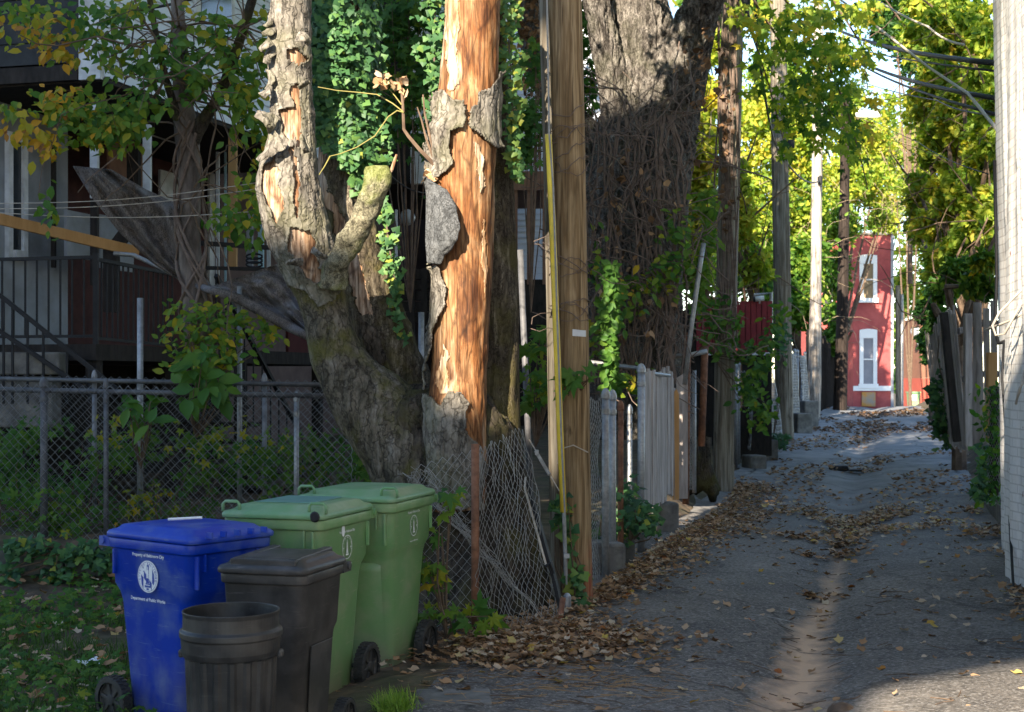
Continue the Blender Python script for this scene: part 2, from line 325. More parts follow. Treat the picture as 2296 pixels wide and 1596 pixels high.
def wheel(parent,x,y,r,w,mats,side):
    M=np.array(((0,0,1),(0,1,0),(-1,0,0)),float)           # lathe axis z -> x
    tb=MB(); prof=[(r*.74,-w/2),(r*.93,-w/2),(r*.97,-w*.4),(r*.97,w*.4),(r*.93,w/2),(r*.74,w/2)]
    tb.lathe(prof,(x,y,r),36,M=M)
    for k in range(30):
        for q in (-1,1):
            a=2*PI*(k+.25*q)/30; c=np.array((x+q*w*.25,y+math.sin(a)*r*.97,r+math.cos(a)*r*.97)); tdir=np.array((0,math.cos(a),-math.sin(a))); rad=np.array((0,math.sin(a),math.cos(a)))
            tb.box8(c-tdir*r*.05-rad*r*.02-np.array((w*.22,0,0)),tdir*r*.10,np.array((w*.44,0,0)),rad*r*.055)
    wo=tb.build('wheel',mats,parent,local=True)
    hb=MB(); s=side
    hb.lathe([(r*.75,0),(r*.75,s*w*.30),(r*.69,s*w*.36),(r*.66,s*w*.12),(r*.26,s*w*.18),(r*.22,s*w*.42),(0.001,s*w*.46)],(x,y,r),32,M=M)
    for k in range(6):
        a=2*PI*k/6+.3; d=np.array((0,math.sin(a),math.cos(a))); e=np.array((0,math.cos(a),-math.sin(a)))
        c=np.array((x+s*w*.12,y,r))
        hb.box8(c+d*r*.2-e*r*.075,d*r*.5,e*r*.15,np.array((s*w*.22,0,0)))
    hb.build('hub',mats,wo,local=True,bevel=.004)
m_tyre=Mt('black_tyre_plastic',[(.022,.022,.022),(.05,.049,.047)],9,rough=.6,bs=.1,dirt=(.10,.085,.07),dscale=8,damt=.35)
m_print=Mt('white_print',[(.62,.64,.66),(.78,.8,.82)],40,rough=.6,bs=0)
def cart(name,label,group,corner,phi,W,D,H,mats,z0,step=True,grip=True,wr=.125,sides=(1,),wy=.84):
    c=np.array(corner[:2]); ca,sa=math.cos(phi),math.sin(phi)
    ctr=c+np.array((ca*(-W/2)-sa*(D/2),sa*(-W/2)+ca*(D/2))) if sides[0]==1 else c+np.array((ca*(W/2)-sa*(D/2),sa*(W/2)+ca*(D/2)))
    o=thing(name,label,'wheeled bin',(ctr[0],ctr[1],z0),phi,group)
    body,lidm=mats; b=MB(); w2=W/2; d2=D/2
    if step:
        secs=[(0,rr(.70*w2,-.50*d2,.66*d2,.05)),(.012*H,rr(.73*w2,-.53*d2,.70*d2,.06)),(.30*H,rr(.78*w2,-.64*d2,.78*d2,.07)),(.655*H,rr(.84*w2,-.79*d2,.88*d2,.07)),
              (.70*H,rr(.865*w2,-.86*d2,.90*d2,.06)),(.745*H,rr(.93*w2,-.925*d2,.93*d2,.05)),(.93*H,rr(.95*w2,-.94*d2,.95*d2,.045)),(.932*H,rr(1.0*w2,-1.0*d2,1.0*d2,.05)),(.985*H,rr(1.01*w2,-1.01*d2,1.0*d2,.05))]
    else:
        secs=[(.0,rr(.70*w2,-.72*d2,.55*d2,.05)),(.012*H,rr(.73*w2,-.75*d2,.58*d2,.06)),(.62*H,rr(.86*w2,-.85*d2,.80*d2,.06)),(.66*H,rr(.90*w2,-.88*d2,.86*d2,.05)),(.93*H,rr(.94*w2,-.93*d2,.93*d2,.045)),(.932*H,rr(.99*w2,-.99*d2,.98*d2,.05)),(.985*H,rr(1.0*w2,-1.0*d2,1.0*d2,.05))]
    loft(b,secs)
    b.build('body',body,o,smooth=True,bevel=.008,local=True)
    if step:                                              # front bulge below the ledge and the corner ribs under the rim
        f=MB(); k=14; pts=[(-.62*w2+1.24*w2*i/k) for i in range(k+1)]
        G=[]
        for z,q in ((.05*H,.545),(.30*H,.645),(.60*H,.785),(.635*H,.79),(.65*H,.74)):
            G.append([(x,-q*d2-.045*math.cos(x/(.62*w2)*PI/2),z) for x in pts])
        f.grid(np.array(G)); f.build('front_bulge',body,o,smooth=True,local=True)
        for sx in (-1,1):
            for c_,s_ in (((sx*.80*w2,-.975*d2,.84*H),(.012,.03,.17*H)),((sx*.62*w2,-.965*d2,.885*H),(.012,.025,.09*H)),((sx*.975*w2,.80*d2,.86*H),(.02,.012,.13*H))):
                MB().box(c_,s_).build('rib',body,o,local=True,bevel=.003)
    if not step:
        pn=MB()
        for sx in (1,):
            pn.prism([(sx*(.80*w2),-.5*d2,.12*H),(sx*.80*w2,.4*d2,.12*H),(sx*.885*w2,.5*d2,.58*H),(sx*.885*w2,-.5*d2,.58*H)],(sx*.004,0,0))
        pn.build('side_panel',body,o,local=True,bevel=.008)
    l=MB(); zt=.988*H
    s0=[(zt,rr(1.03*w2,-1.06*d2,1.03*d2,.05)),(zt+.022,rr(1.035*w2,-1.065*d2,1.03*d2,.05)),(zt+.034,rr(1.0*w2,-1.03*d2,1.0*d2,.05))]
    s0+=[(zt+.042,rr(.90*w2,-.90*d2,.92*d2,.05)),(zt+.062,rr(.84*w2,-.82*d2,.86*d2,.06)),(zt+.072,rr(.66*w2,-.60*d2,.66*d2,.08)),(zt+.074,rr(.3*w2,-.3*d2,.3*d2,.05))]
    loft(l,s0); lo=l.build('lid',lidm,o,smooth=True,bevel=.005,local=True)
    if not step:
        for p_,q_,a_,b_ in [((sx*w2,-.80*d2,zt+.058),(sx*w2,.85*d2,zt+.07),.05,.025) for sx in (-.62,.62)]+[((-.75*w2,-.86*d2,zt+.05),(.75*w2,-.86*d2,zt+.05),.03,.035)]:
            MB().beam(p_,q_,a_,b_).build('rib',lidm,lo,local=True,bevel=.006)
    if grip:
        for sx in (-.86,.86):
            h=MB(); y=-.93*d2; x0=sx*w2-.05; x1=sx*w2+.05
            h.tube([(x0,y,zt+.03),(x0,y,zt+.07),(x0+.015,y,zt+.085),(x1-.015,y,zt+.085),(x1,y,zt+.07),(x1,y,zt+.03)],.009,8)
            h.build('lift_handle',lidm,lo,local=True,smooth=True)
    hb=MB(); hb.tube([(-.93*w2,1.08*d2,.965*H),(.93*w2,1.08*d2,.965*H)],.016,10)
    for sx in (-.93,.93): hb.box((sx*w2,1.03*d2,.96*H),(.03,.10,.05))
    for sx in (-.93,.93): hb.tube([(sx*w2-.02*np.sign(sx),1.08*d2,.965*H),(sx*w2+.025*np.sign(sx),1.08*d2,.965*H)],.02,10)
    hb.build('handle_bar',body,o,local=True)
    for sx in (1,-1): wheel(o,sx*(.74*w2+.062),wy*d2,wr,.06,m_tyre,sx)
    ax=MB(); ax.tube([(-.74*w2-.05,wy*d2,wr),(.74*w2+.05,wy*d2,wr)],.012,8); ax.build('axle',m_tyre,o,local=True)
    return o,w2,d2,H
def decal(o,w2,d2,H,side,zc,s,seal_mat,ink,full):
    """City lettering and round seal on the side of a cart; side +1 = +x face, -1 = -x face"""
    off=.951*w2+.003
    bx=Vector((0,side,0)); by=Vector((0,0,1)); bz=Vector((side,0,0))
    def MM(x,y,rot=0,d=0):
        m=Matrix((( bx.x,by.x,bz.x,0),(bx.y,by.y,bz.y,0),(bx.z,by.z,bz.z,0),(0,0,0,1)))
        return Matrix.Translation(bz*(off+d))@m@Matrix.Translation((x,y+zc,0))@Matrix.Rotation(rot,4,'Z')
    it=[text('Property of Baltimore City',.0235*s,None,'lettering',o,MM(0,.107*s)),text('Department of Public Works',(.0235 if full else .014)*s,None,'lettering',o,MM(0,-.118*s))]
    for q_ in it: join_text([q_],'lettering',m_print,o)
    def flat(name,polys,mat,d):
        mb=MB()
        for p in polys:
            V=[MM(x,y,0,d)@Vector((0,0,0)) for x,y in p]; mb.add(V,[tuple(range(len(V)))])
        return mb.build(name,mat,o,local=True)
    r=.082*s; ring=lambda a,b,n=40:[[(a*math.cos(2*PI*k/n),a*math.sin(2*PI*k/n)),(b*math.cos(2*PI*k/n),b*math.sin(2*PI*k/n)),(b*math.cos(2*PI*(k+1)/n),b*math.sin(2*PI*(k+1)/n)),(a*math.cos(2*PI*(k+1)/n),a*math.sin(2*PI*(k+1)/n))] for k in range(n)]
    mono=[[(-.035,-.55),(.0-.28,-.55),(-.28,-.68),(.28,-.68),(.28,-.55),(.035,-.55)],[(-.22,-.5),(.22,-.5),(.2,-.42),(-.2,-.42)],[(-.16,-.41),(.16,-.41),(.12,-.1),(-.12,-.1)],[(-.10,-.09),(.10,-.09),(.08,.42),(-.08,.42)],[(-.05,.43),(.05,.43),(.03,.62),(-.03,.62)]]
    sc_=lambda P_:[[(x*r,y*r) for x,y in p] for p in P_]
    if full:
        flat('city_seal',[[(r*math.cos(2*PI*k/40),r*math.sin(2*PI*k/40)) for k in range(40)]],m_print,0)
        sh=[[(-.66,.12),(-.42,-.08),(-.42,-.82),(-.60,-.5)],[(-.38,.38),(-.14,.12),(-.14,-.32),(-.38,-.12)],[(.14,-.15),(.40,-.38),(.40,-.86),(.2,-.5)],[(.44,.52),(.62,.2),(.66,-.2),(.60,-.5),(.44,-.36)],[(-.10,.72),(.12,.72),(.12,-.08),(-.10,-.08)],[(-.12,-.72),(.12,-.72),(.12,-.84),(-.12,-.84)],[(-.47,.52),(-.4,.62),(-.4,.45)],[(-.47,.3),(-.4,.36),(-.4,.24)]]
        flat('seal_shield',sc_(sh)+ring(r*.90,r*.925),ink,.001)
        mn=flat('seal_monument',sc_(mono[:3]),ink,.0015); flat('seal_column',sc_(mono[3:]),m_print,.002)
        s_='CITY OF BALTIMORE'; its=[]
        for k,chh in enumerate(s_):
            if chh==' ': continue
            an=R(205)-R(230)*k/(len(s_)-1) if False else PI/2+R(105)*(1-2*k/(len(s_)-1))
            its.append(text(chh,.0165*s,None,'lettering',o,MM(.79*r*math.cos(an),.79*r*math.sin(an),an-PI/2,.0015)))
        join_text(its,'seal_lettering',ink,o)
    else:
        flat('city_seal',ring(r*.94,r)+sc_(mono)+sc_([[(-.78,-.05),(-.70,.05),(-.62,-.05),(-.70,-.15)],[(.78,-.05),(.70,.05),(.62,-.05),(.70,-.15)]]),m_print,0)
        its=[]
        for k,chh in enumerate('CITY OF BALTIMORE'):
            if chh==' ': continue
            an=PI/2+R(105)*(1-2*k/16); its.append(text(chh,.0135*s,None,'lettering',o,MM(.80*r*math.cos(an),.80*r*math.sin(an),an-PI/2,.001)))
        join_text(its,'seal_lettering',m_print,o)
gm=plastic('green_bin_plastic',(.13,.26,.10),(.16,.30,.125),(.27,.31,.19)); gl=plastic('green_lid_plastic',(.10,.23,.11),(.14,.28,.13),(.24,.32,.22))
bm_=plastic('blue_bin_plastic',(.001,.026,.30),(.002,.036,.36),(.10,.15,.34)); km=plastic('black_bin_plastic',(.028,.027,.027),(.042,.04,.039),(.11,.10,.095))
grp='wheeled carts lined up at the alley edge'
g2=cart('wheeled_bin','green cart nearest the tree, its lid free of stickers and stains',grp,(-.69,8.35),R(-17),.62,.70,1.085,(gm,gl),-.115,wr=.145,wy=.66)
decal(*g2,1,.835*1.085,.78,None,gm,False)
g1=cart('wheeled_bin','green cart with a burnt hole in its lid edge and a paper sticker',grp,(-1.011,7.6),R(-17),.60,.70,1.06,(gm,gl),-.115,wr=.14)
decal(*g1,1,.815*1.06,.82,None,gm,False)
k1=cart('wheeled_bin','black wheeled trash cart with ribbed lid behind the round can',grp,(-.983,6.74),R(-16),.46,.52,.88,(km,km),-.115,step=False,grip=False,wr=.095)
b1=cart('wheeled_bin','blue recycling cart with round city seal on its side',grp,(-1.60,7.05),R(52),.56,.68,.99,(bm_,bm_),-.115,grip=False,sides=(-1,),wr=.125)
decal(*b1,-1,.80*.99,1.0,m_print,bm_,True)
# sticker, burnt hole, scuff and lid panel on the middle green cart; vents on the blue lid
o=g1[0]; mb=MB(); hx,hy,hz=.27,-.352,.99
mb.lathe([(.0,0),(.022,.0),(.03,.006),(.026,.01)],(.262,-.376,1.065),12,M=np.array(((1,0,0),(0,0,1),(0,-1,0)),float)); mb.build('burnt_hole',m_cable,o,local=True)
m_stk=Mt('sticker_paper',[(.55,.6,.66),(.68,.72,.76)],5,rough=.6,bs=0); m_ink=Mt('teal_ink',[(.02,.10,.13),(.03,.13,.16)],5,rough=.7,bs=0)
mb=MB(); mb.box((-.175,-.3535,.92),(.09,.003,.145)); so_=mb.build('sticker',m_stk,o,local=True)
TM=lambda x,z:Matrix(((1,0,0,x),(0,0,-1,-.3560),(0,1,0,z),(0,0,0,1)))
join_text([text('Saluting',.026,None,'l',o,TM(-.175,.97)),text("BALTIMORE'S",.0135,None,'l',o,TM(-.175,.948)),text('SOLID WASTE',.0135,None,'l',o,TM(-.175,.932))],'lettering',m_ink,so_)
mb=MB(); mb.box((0,0,1.123),(.34,.40,.004)); mb.build('faded_patch',Mt('faded_lid',[(.11,.25,.22),(.15,.30,.27)],9,rough=.35,bs=0),o,local=True,bevel=.001)
mb=MB(); mb.add([(.287,-.05+.022*math.cos(k*PI/8),.96+.034*math.sin(k*PI/8)) for k in range(16)],[tuple(range(16))]); mb.build('white_scuff',m_print,o,local=True)
o=b1[0]
for k in range(5): MB().box((-.18+.09*k,-.375,1.02),(.012,.04,.03)).build('lid_vent',bm_,o,local=True)

pen=MB(); ce=o.location; pen.tube([(ce.x-.10,ce.y-.06,.955),(ce.x+.07,ce.y-.02,.96)],.007,8); tag(pen.build('paper_roll',m_print),'short white paper tube lying on the blue cart lid','litter')
# round ribbed can
ct=P(518,1367,6.2); cz=-.09; o=thing('trash_can','round black ribbed open can with no lid in front of the carts','trash can',(ct[0],6.2,cz))
Hc=.775; r0=.203; n=72; V=[];prof=[(.0,.165,0),(.02,.172,1),(.575,.193,1),(.58,.205,0),(.605,.212,0),(.66,.216,0),(.665,.222,0),(.69,.222,0),(.70,.208,0),(.755,.207,0),(.775,.211,0),(.775,.203,0),(.60,.192,0),(.03,.165,0)]
mb=MB()
for z,r,rib in prof:
    for k in range(n):
        q=r*(1+(.03*(1 if (k%4)<2 else -1) if rib else 0)); V.append((q*math.cos(2*PI*k/n),q*math.sin(2*PI*k/n),z))
F=[(i*n+j,i*n+(j+1)%n,(i+1)*n+(j+1)%n,(i+1)*n+j) for i in range(len(prof)-1) for j in range(n)]+[tuple(range(n-1,-1,-1)),tuple((len(prof)-1)*n+j for j in range(n))]
mb.add(V,F); m_can=plastic('can_plastic',(.014,.014,.014),(.026,.025,.025),(.075,.07,.065)); mb.build('body',m_can,o,local=True,bevel=.003)
for s in (-1,1): MB().box((s*.215,0,.585),(.025,.05,.035)).build('handle',km,o,local=True,bevel=.01)
# ================================================================ trunks
class Trunk:
    def __init__(s,pts,nh=80,nt=48,amp=.06,ns=4.,st=(1,1,.35),ridge=0,seed=1,smooth=6):
        pts=np.array(pts,float)                       # u,v,Y,r(px)
        k=np.linspace(0,len(pts)-1,nh); q=np.stack([np.interp(k,np.arange(len(pts)),pts[:,i]) for i in range(4)],1)
        for _ in range(smooth):
            q[1:-1]=.25*q[:-2]+.5*q[1:-1]+.25*q[2:]
        s.c=np.stack([(q[:,0]-CX)/FS*q[:,2],q[:,2],CZ-(q[:,1]-HV)/FS*q[:,2]],1); s.r=q[:,3]/FS*q[:,2]
        s.nh,s.nt=nh,nt; s.amp,s.ns,s.st,s.ridge,s.seed=amp,ns,np.array(st),ridge,seed
        T=np.gradient(s.c,axis=0); T/=np.linalg.norm(T,axis=1)[:,None]; s.T=T
        x=np.cross(np.tile((0,1.,0),(nh,1)),T); x/=np.linalg.norm(x,axis=1)[:,None]; s.x=x; s.y=np.cross(T,x)
    def pt(s,h,th,off=0.):
        """h in 0..1, th angle (camera side is -pi/2); returns surface points and normals"""
        f=np.clip(h,0,1)*(s.nh-1)
        I=lambda A:np.stack([np.interp(f.ravel(),np.arange(s.nh),A[:,i]) for i in range(3)],1).reshape(f.shape+(3,))
        c=I(s.c);x=I(s.x);y=I(s.y); r=np.interp(f.ravel(),np.arange(s.nh),s.r).reshape(f.shape)
        n=np.cos(th)[...,None]*x+np.sin(th)[...,None]*y
        p=c+r[...,None]*n
        d=fbm(p*s.ns*s.st,s.seed,4)*s.amp*r*1.0
        if s.ridge: d=d+s.ridge*(-np.abs(fbm(p*np.array((22,22,4.5)),s.seed+5,3)))
        return p+(d+off)[...,None]*n,n
    def mesh(s,name,mat,parent,th0=0,th1=2*PI):
        H,TH=np.meshgrid(np.linspace(0,1,s.nh),np.linspace(0,2*PI,s.nt,endpoint=False),indexing='ij')
        V,_=s.pt(H,TH); mb=MB(); nh,nt=s.nh,s.nt
        F=[(i*nt+j,i*nt+(j+1)%nt,(i+1)*nt+(j+1)%nt,(i+1)*nt+j) for i in range(nh-1) for j in range(nt)]
        mb.add(V.reshape(-1,3),F+[tuple(range(nt-1,-1,-1)),tuple((nh-1)*nt+j for j in range(nt))])
        return mb.build(name,mat,parent,smooth=True)
    def plates(s,name,mat,parent,polys,off=.014,curl=.03,holes=False,thick=.012,res=(300,120),seed=3,jit=5.,th=(-PI*1.02,.02*PI),crange=12.):
        """a sheet of bark lying on the trunk: outline(s) given as polygons, with ragged lifted edges"""
        H,TH=np.meshgrid(np.linspace(0,1,res[0]),np.linspace(th[0],th[1],res[1]),indexing='ij')
        p,n=s.pt(H,TH); u,v=proj(p); ju=u+jit*fbm(p*14,seed); jv=v+jit*fbm(p*14,seed+9)
        ins=np.zeros(u.shape,bool); dist=np.full(u.shape,1e9)
        for poly in polys:
            a,d=inpoly(ju,jv,np.array(poly,float)); ins|=a; dist=np.minimum(dist,d)
        if holes: ins=~ins
        e=np.exp(-dist/crange); q=off+curl*e*(.6+.8*np.abs(fbm(p*3.,seed+20)))*(1+.6*fbm(p*9,seed+3))
        if holes: q=q+.006*fbm(p*20,seed+4)
        p=p+np.maximum(q,.004)[...,None]*n
        idx=-np.ones(u.shape,int); keep=ins[:-1,:-1]&ins[1:,:-1]&ins[:-1,1:]&ins[1:,1:]
        ii,jj=np.nonzero(keep); W=res[1]; F=np.stack([ii*W+jj,ii*W+jj+1,(ii+1)*W+jj+1,(ii+1)*W+jj],1)
        used,inv=np.unique(F,return_inverse=True); V=p.reshape(-1,3)[used]; F=inv.reshape(-1,4)
        me=rawmesh(name,V,F,np.full(len(F),4)); return fin(me,name,mat,parent,smooth=True,solid=thick)
def inpoly(x,y,P_):
    ins=np.zeros(x.shape,bool); d=np.full(x.shape,1e18); n=len(P_)
    for i in range(n):
        x1,y1=P_[i]; x2,y2=P_[(i+1)%n]
        c=((y1>y)!=(y2>y))&(x<(x2-x1)*(y-y1)/((y2-y1)+1e-12)+x1); ins^=c
        t=np.clip(((x-x1)*(x2-x1)+(y-y1)*(y2-y1))/((x2-x1)**2+(y2-y1)**2+1e-9),0,1)
        d=np.minimum(d,(x-x1-t*(x2-x1))**2+(y-y1-t*(y2-y1))**2)
    return ins,np.sqrt(d)
def barkmat(name,cols,vscale,stz,bd,bs=.8,moss=None,mossamt=.6,crack=True):
    m,t,b=nt(name); tc=t.nodes.new('ShaderNodeTexCoord').outputs['Object']
    f=noise(t,tc,vscale,8,(1,1,stz),.6,.68); c=ramp(t,[(*q,p) for q,p in zip(cols,np.linspace(.30,.68,len(cols)))],f)
    g=noise(t,tc,vscale*5,4,(1,1,stz*1.5)); c=mixc(t,c,ramp(t,[(.25,.25,.25,.35),(1,1,1,.6)],g),.55,'MULTIPLY')
    vo=t.nodes.new('ShaderNodeTexVoronoi'); vo.feature='DISTANCE_TO_EDGE'; vo.inputs['Scale'].default_value=vscale*1.5; mpv=t.nodes.new('ShaderNodeMapping'); mpv.inputs['Scale'].default_value=(1,1,stz*.55); t.links.new(tc,mpv.inputs[0])
    nz=t.nodes.new('ShaderNodeTexNoise'); nz.inputs['Scale'].default_value=vscale*2; t.links.new(tc,nz.inputs[0]); va=t.nodes.new('ShaderNodeVectorMath'); va.operation='MULTIPLY_ADD'; va.inputs[1].default_value=(.08,.08,.08); t.links.new(nz.outputs['Color'],va.inputs[0]); t.links.new(mpv.outputs[0],va.inputs[2]); t.links.new(va.outputs[0],vo.inputs['Vector'])
    ck=ramp(t,[(.18,.17,.16,.0),(1,1,1,.09)],vo.outputs['Distance']); c=mixc(t,c,ck,.7,'MULTIPLY')
    if moss: c=mixc(t,c,moss,math2(t,'MULTIPLY',ramp(t,[(0,0,0,.48),(1,1,1,.62)],noise(t,tc,3.,6)),mossamt))
    t.links.new(c,b.inputs['Base Color']); b.inputs['Roughness'].default_value=.92; b.inputs['Specular IOR Level'].default_value=.15
    p=bump(t,b,f,bs,bd); p=bump(t,b,ck,.6,bd*.8,p); bump(t,b,g,.6,bd*.4,p); return m
def woodmat(name,cols,sc_=9):
    m,t,b=nt(name); tc=t.nodes.new('ShaderNodeTexCoord').outputs['Object']
    f=noise(t,tc,sc_,9,(3.2,3.2,.22),.35,.62); c=ramp(t,cols,f)
    g=noise(t,tc,2.2,5,(1,1,.55)); c=mixc(t,c,(.23,.095,.03),math2(t,'MULTIPLY',ramp(t,[(0,0,0,.47),(1,1,1,.66)],g),.6))
    h=noise(t,tc,34,7,(1.6,1.6,.10)); c=mixc(t,c,ramp(t,[(.22,.15,.1,.38),(1.1,1.1,1.1,.56)],h),.8,'MULTIPLY'); h2=noise(t,tc,22,5,(1.2,1.2,.6)); c=mixc(t,c,(.10,.06,.035),math2(t,'MULTIPLY',ramp(t,[(0,0,0,.60),(1,1,1,.68)],h2),.6))
    w_=noise(t,tc,1.7,5,(2.6,2.6,.35)); c=mixc(t,c,(.66,.54,.40),math2(t,'MULTIPLY',ramp(t,[(0,0,0,.56),(1,1,1,.66)],w_),.65))
    pz=noise(t,tc,4.5,6,(1.2,1.2,.5),.8); c=mixc(t,c,ramp(t,[(.30,.17,.09,.34),(.8,.62,.45,.45),(1,1,1,.56)],pz),.9,'MULTIPLY')
    vk=t.nodes.new('ShaderNodeTexVoronoi'); vk.feature='DISTANCE_TO_EDGE'; vk.inputs['Scale'].default_value=7; mk=t.nodes.new('ShaderNodeMapping'); mk.inputs['Scale'].default_value=(1.6,1.6,.22); t.links.new(tc,mk.inputs[0]); t.links.new(mk.outputs[0],vk.inputs['Vector']); c=mixc(t,c,ramp(t,[(.15,.1,.07,.0),(1,1,1,.045)],vk.outputs['Distance']),.6,'MULTIPLY')
    t.links.new(c,b.inputs['Base Color']); b.inputs['Roughness'].default_value=.75; b.inputs['Specular IOR Level'].default_value=.25
    p=bump(t,b,f,.7,.012); bump(t,b,h,.5,.004,p); return m
m_wood=woodmat('bare_orange_wood',[(.07,.035,.018,.28),(.19,.098,.045,.44),(.32,.195,.10,.58),(.52,.40,.27,.74)])
m_palewood=woodmat('pale_bare_wood',[(.16,.11,.08,.28),(.34,.24,.17,.45),(.50,.40,.31,.6),(.6,.52,.44,.75)])
m_palewood2=woodmat('pale_sapwood',[(.25,.17,.10,.28),(.50,.40,.28,.45),(.66,.57,.44,.6),(.74,.68,.58,.75)])
m_bark=barkmat('grey_flaking_bark',[(.045,.04,.033),(.14,.125,.105),(.23,.21,.18),(.32,.295,.255)],9,.45,.016,moss=(.12,.12,.06),mossamt=.35)
m_barkin=barkmat('dark_bark',[(.018,.016,.013),(.055,.045,.035),(.11,.09,.07)],10,.35,.02,moss=(.075,.07,.02),mossamt=.6)
m_barkst=barkmat('streaked_dark_bark',[(.022,.018,.013),(.06,.048,.034),(.11,.09,.065),(.30,.26,.20)],13,.22,.014,moss=(.09,.08,.02),mossamt=.5)
m_barkbig=barkmat('furrowed_maple_bark',[(.03,.026,.023),(.10,.088,.078),(.21,.19,.17),(.30,.275,.245)],11,.32,.05,1.,moss=(.06,.065,.03),mossamt=.3)
m_dvine=Mt('dead_vine_stem',[(.10,.07,.055),(.18,.135,.11)],14,rough=.9,bs=.2)
m_twig=Mt('brown_twig',[(.07,.045,.03),(.16,.11,.075)],12,rough=.9,bs=.2)
# ---------------------------------------------------------------- the dead tree by the carts
dt=thing('dead_tree','large dead tree with peeling bark and a bare orange trunk beside the utility pole','tree',(-.3,10.2,-.05))
base=Trunk([(1100,1470,10.2,172),(1097,1400,10.25,158),(1085,1300,10.3,140),(1070,1200,10.35,134),(1040,1110,10.4,140),(1005,1030,10.4,150),(985,960,10.4,140),(985,900,10.5,112),(985,860,10.5,60)],nh=90,nt=90,amp=.16,ns=2.2,st=(1.6,1.6,.35),seed=4,ridge=.03)
base.mesh('trunk',m_barkin,dt)
L=Trunk([(945,1080,10.35,105),(905,1000,10.35,96),(868,950,10.35,90),(828,900,10.35,82),(790,850,10.35,68),(758,800,10.35,56),(742,750,10.35,50),(730,700,10.35,47),(715,650,10.33,49),(694,600,10.32,58),(672,540,10.3,65),(656,480,10.3,68),(647,420,10.3,66),(651,360,10.3,55),(659,300,10.3,43),(655,220,10.3,41),(648,120,10.3,45),(652,0,10.3,41),(655,-90,10.3,38)],nh=150,nt=56,amp=.10,ns=4,seed=6,ridge=.008)
L.mesh('stem',m_palewood,dt)
holes=[[(632,248),(672,240),(676,262),(668,300),(650,315),(636,300)],[(652,512),(690,520),(700,545),(712,600),(740,600),(735,640),(700,630),(678,590),(655,560)],[(640,118),(658,108),(682,135),(668,150),(645,142)],[(598,372),(622,350),(628,420),(640,470),(625,500),(604,460),(592,420)],[(735,775),(775,770),(780,800),(738,803)],[(655,195),(670,188),(672,330),(664,330)],[(652,330),(660,330),(672,470),(664,500)]]
LOW=[(560,655),(640,640),(690,650),(716,690),(745,668),(775,640),(1050,700),(1100,1150),(560,1150)]
L.plates('bark',m_bark,dt,holes+[LOW],off=.012,curl=.022,holes=True,thick=.012,res=(460,130),seed=8,jit=6,crange=9)
m_mossbark=barkmat('mossy_lower_bark',[(.03,.027,.022),(.085,.075,.055),(.15,.13,.10),(.22,.20,.17)],10,.4,.018,moss=(.10,.095,.02),mossamt=.75)
L.plates('bark',m_mossbark,dt,[[(540,640),(640,634),(688,643),(715,684),(748,660),(780,630),(1050,690),(1100,1150),(540,1150)]],off=.010,curl=.006,thick=.01,res=(300,120),seed=10,jit=6)
M=Trunk([(960,1040,10.85,85),(930,960,10.85,78),(905,890,10.85,72),(878,820,10.85,66),(852,740,10.85,62),(826,660,10.9,60),(800,590,10.9,60),(782,520,10.9,61),(770,450,10.9,58),(760,380,10.9,48),(762,300,10.9,44),(766,200,10.9,46),(770,80,10.9,46),(772,-90,10.9,44)],nh=110,nt=48,amp=.10,ns=4,seed=9,ridge=.01)
M.mesh('stem',m_palewood,dt)
M.plates('bark',m_barkst,dt,[[(700,270),(728,270),(735,430),(790,520),(835,705),(808,705),(775,600),(745,480),(705,430)]],off=.01,curl=.012,holes=True,res=(300,110),seed=12,jit=7)
D=Trunk([(1120,1250,10.6,80),(1112,1120,10.6,70),(1108,1000,10.6,64),(1105,800,10.6,61),(1104,600,10.6,58),(1101,450,10.6,54),(1098,300,10.6,46),(1095,120,10.6,42),(1090,-80,10.6,40)],nh=110,nt=48,amp=.06,ns=4,seed=14,ridge=.01)
D.mesh('stem',m_barkst,dt)
Rt=Trunk([(1030,1140,10.05,70),(1024,1040,10.05,72),(1021,950,10.05,70),(1026,850,10.1,64),(1032,750,10.1,64),(1037,650,10.1,64),(1038,560,10.1,66),(1038,470,10.1,68),(1036,400,10.1,70),(1040,320,10.1,73),(1050,230,10.1,66),(1055,120,10.1,63),(1060,0,10.1,60),(1062,-90,10.1,58)],nh=220,nt=90,amp=.07,ns=4,seed=16,ridge=.012)
Rt.mesh('bare_stem',m_wood,dt)
for sp_ in [[(1000,-30),(1026,-30),(1030,60),(1026,140),(1030,190),(1016,206),(1004,196),(1000,100)],[(975,860),(990,800),(1000,770),(1008,800),(1004,850),(1010,885),(985,880)],[(1060,310),(1080,330),(1088,420),(1080,440),(1066,360)],[(1085,480),(1092,600),(1084,690),(1078,560)]]: Rt.plates('sapwood',m_palewood2,dt,[sp_],off=.004,curl=.003,thick=.004,res=(420,140),seed=25,jit=5)
Rt.plates('bark',m_bark,dt,[[(955,405),(968,330),(980,260),(985,210),(1000,203),(1022,228),(1040,222),(1047,262),(1037,290),(1014,298),(1012,345),(1018,372),(990,398),(972,412)],
   [(1130,150),(1130,330),(1100,330),(1082,318),(1065,296),(1050,285),(1053,252),(1070,232),(1072,205),(1092,196),(1108,165)],
   [(955,590),(975,598),(994,598),(1003,640),(1007,680),(992,716),(972,752),(962,800),(950,860),(930,860),(940,700)],
   [(905,395),(968,402),(1000,440),(1002,500),(996,560),(988,592),(905,600)],[(925,740),(985,728),(975,790),(966,850),(962,900),(925,935)],
   [(930,930),(965,885),(990,905),(1012,880),(1030,882),(1046,905),(1036,960),(1060,985),(1078,1040),(1075,1140),(930,1140)]],off=.016,curl=.035,res=(460,150),seed=21,jit=5)
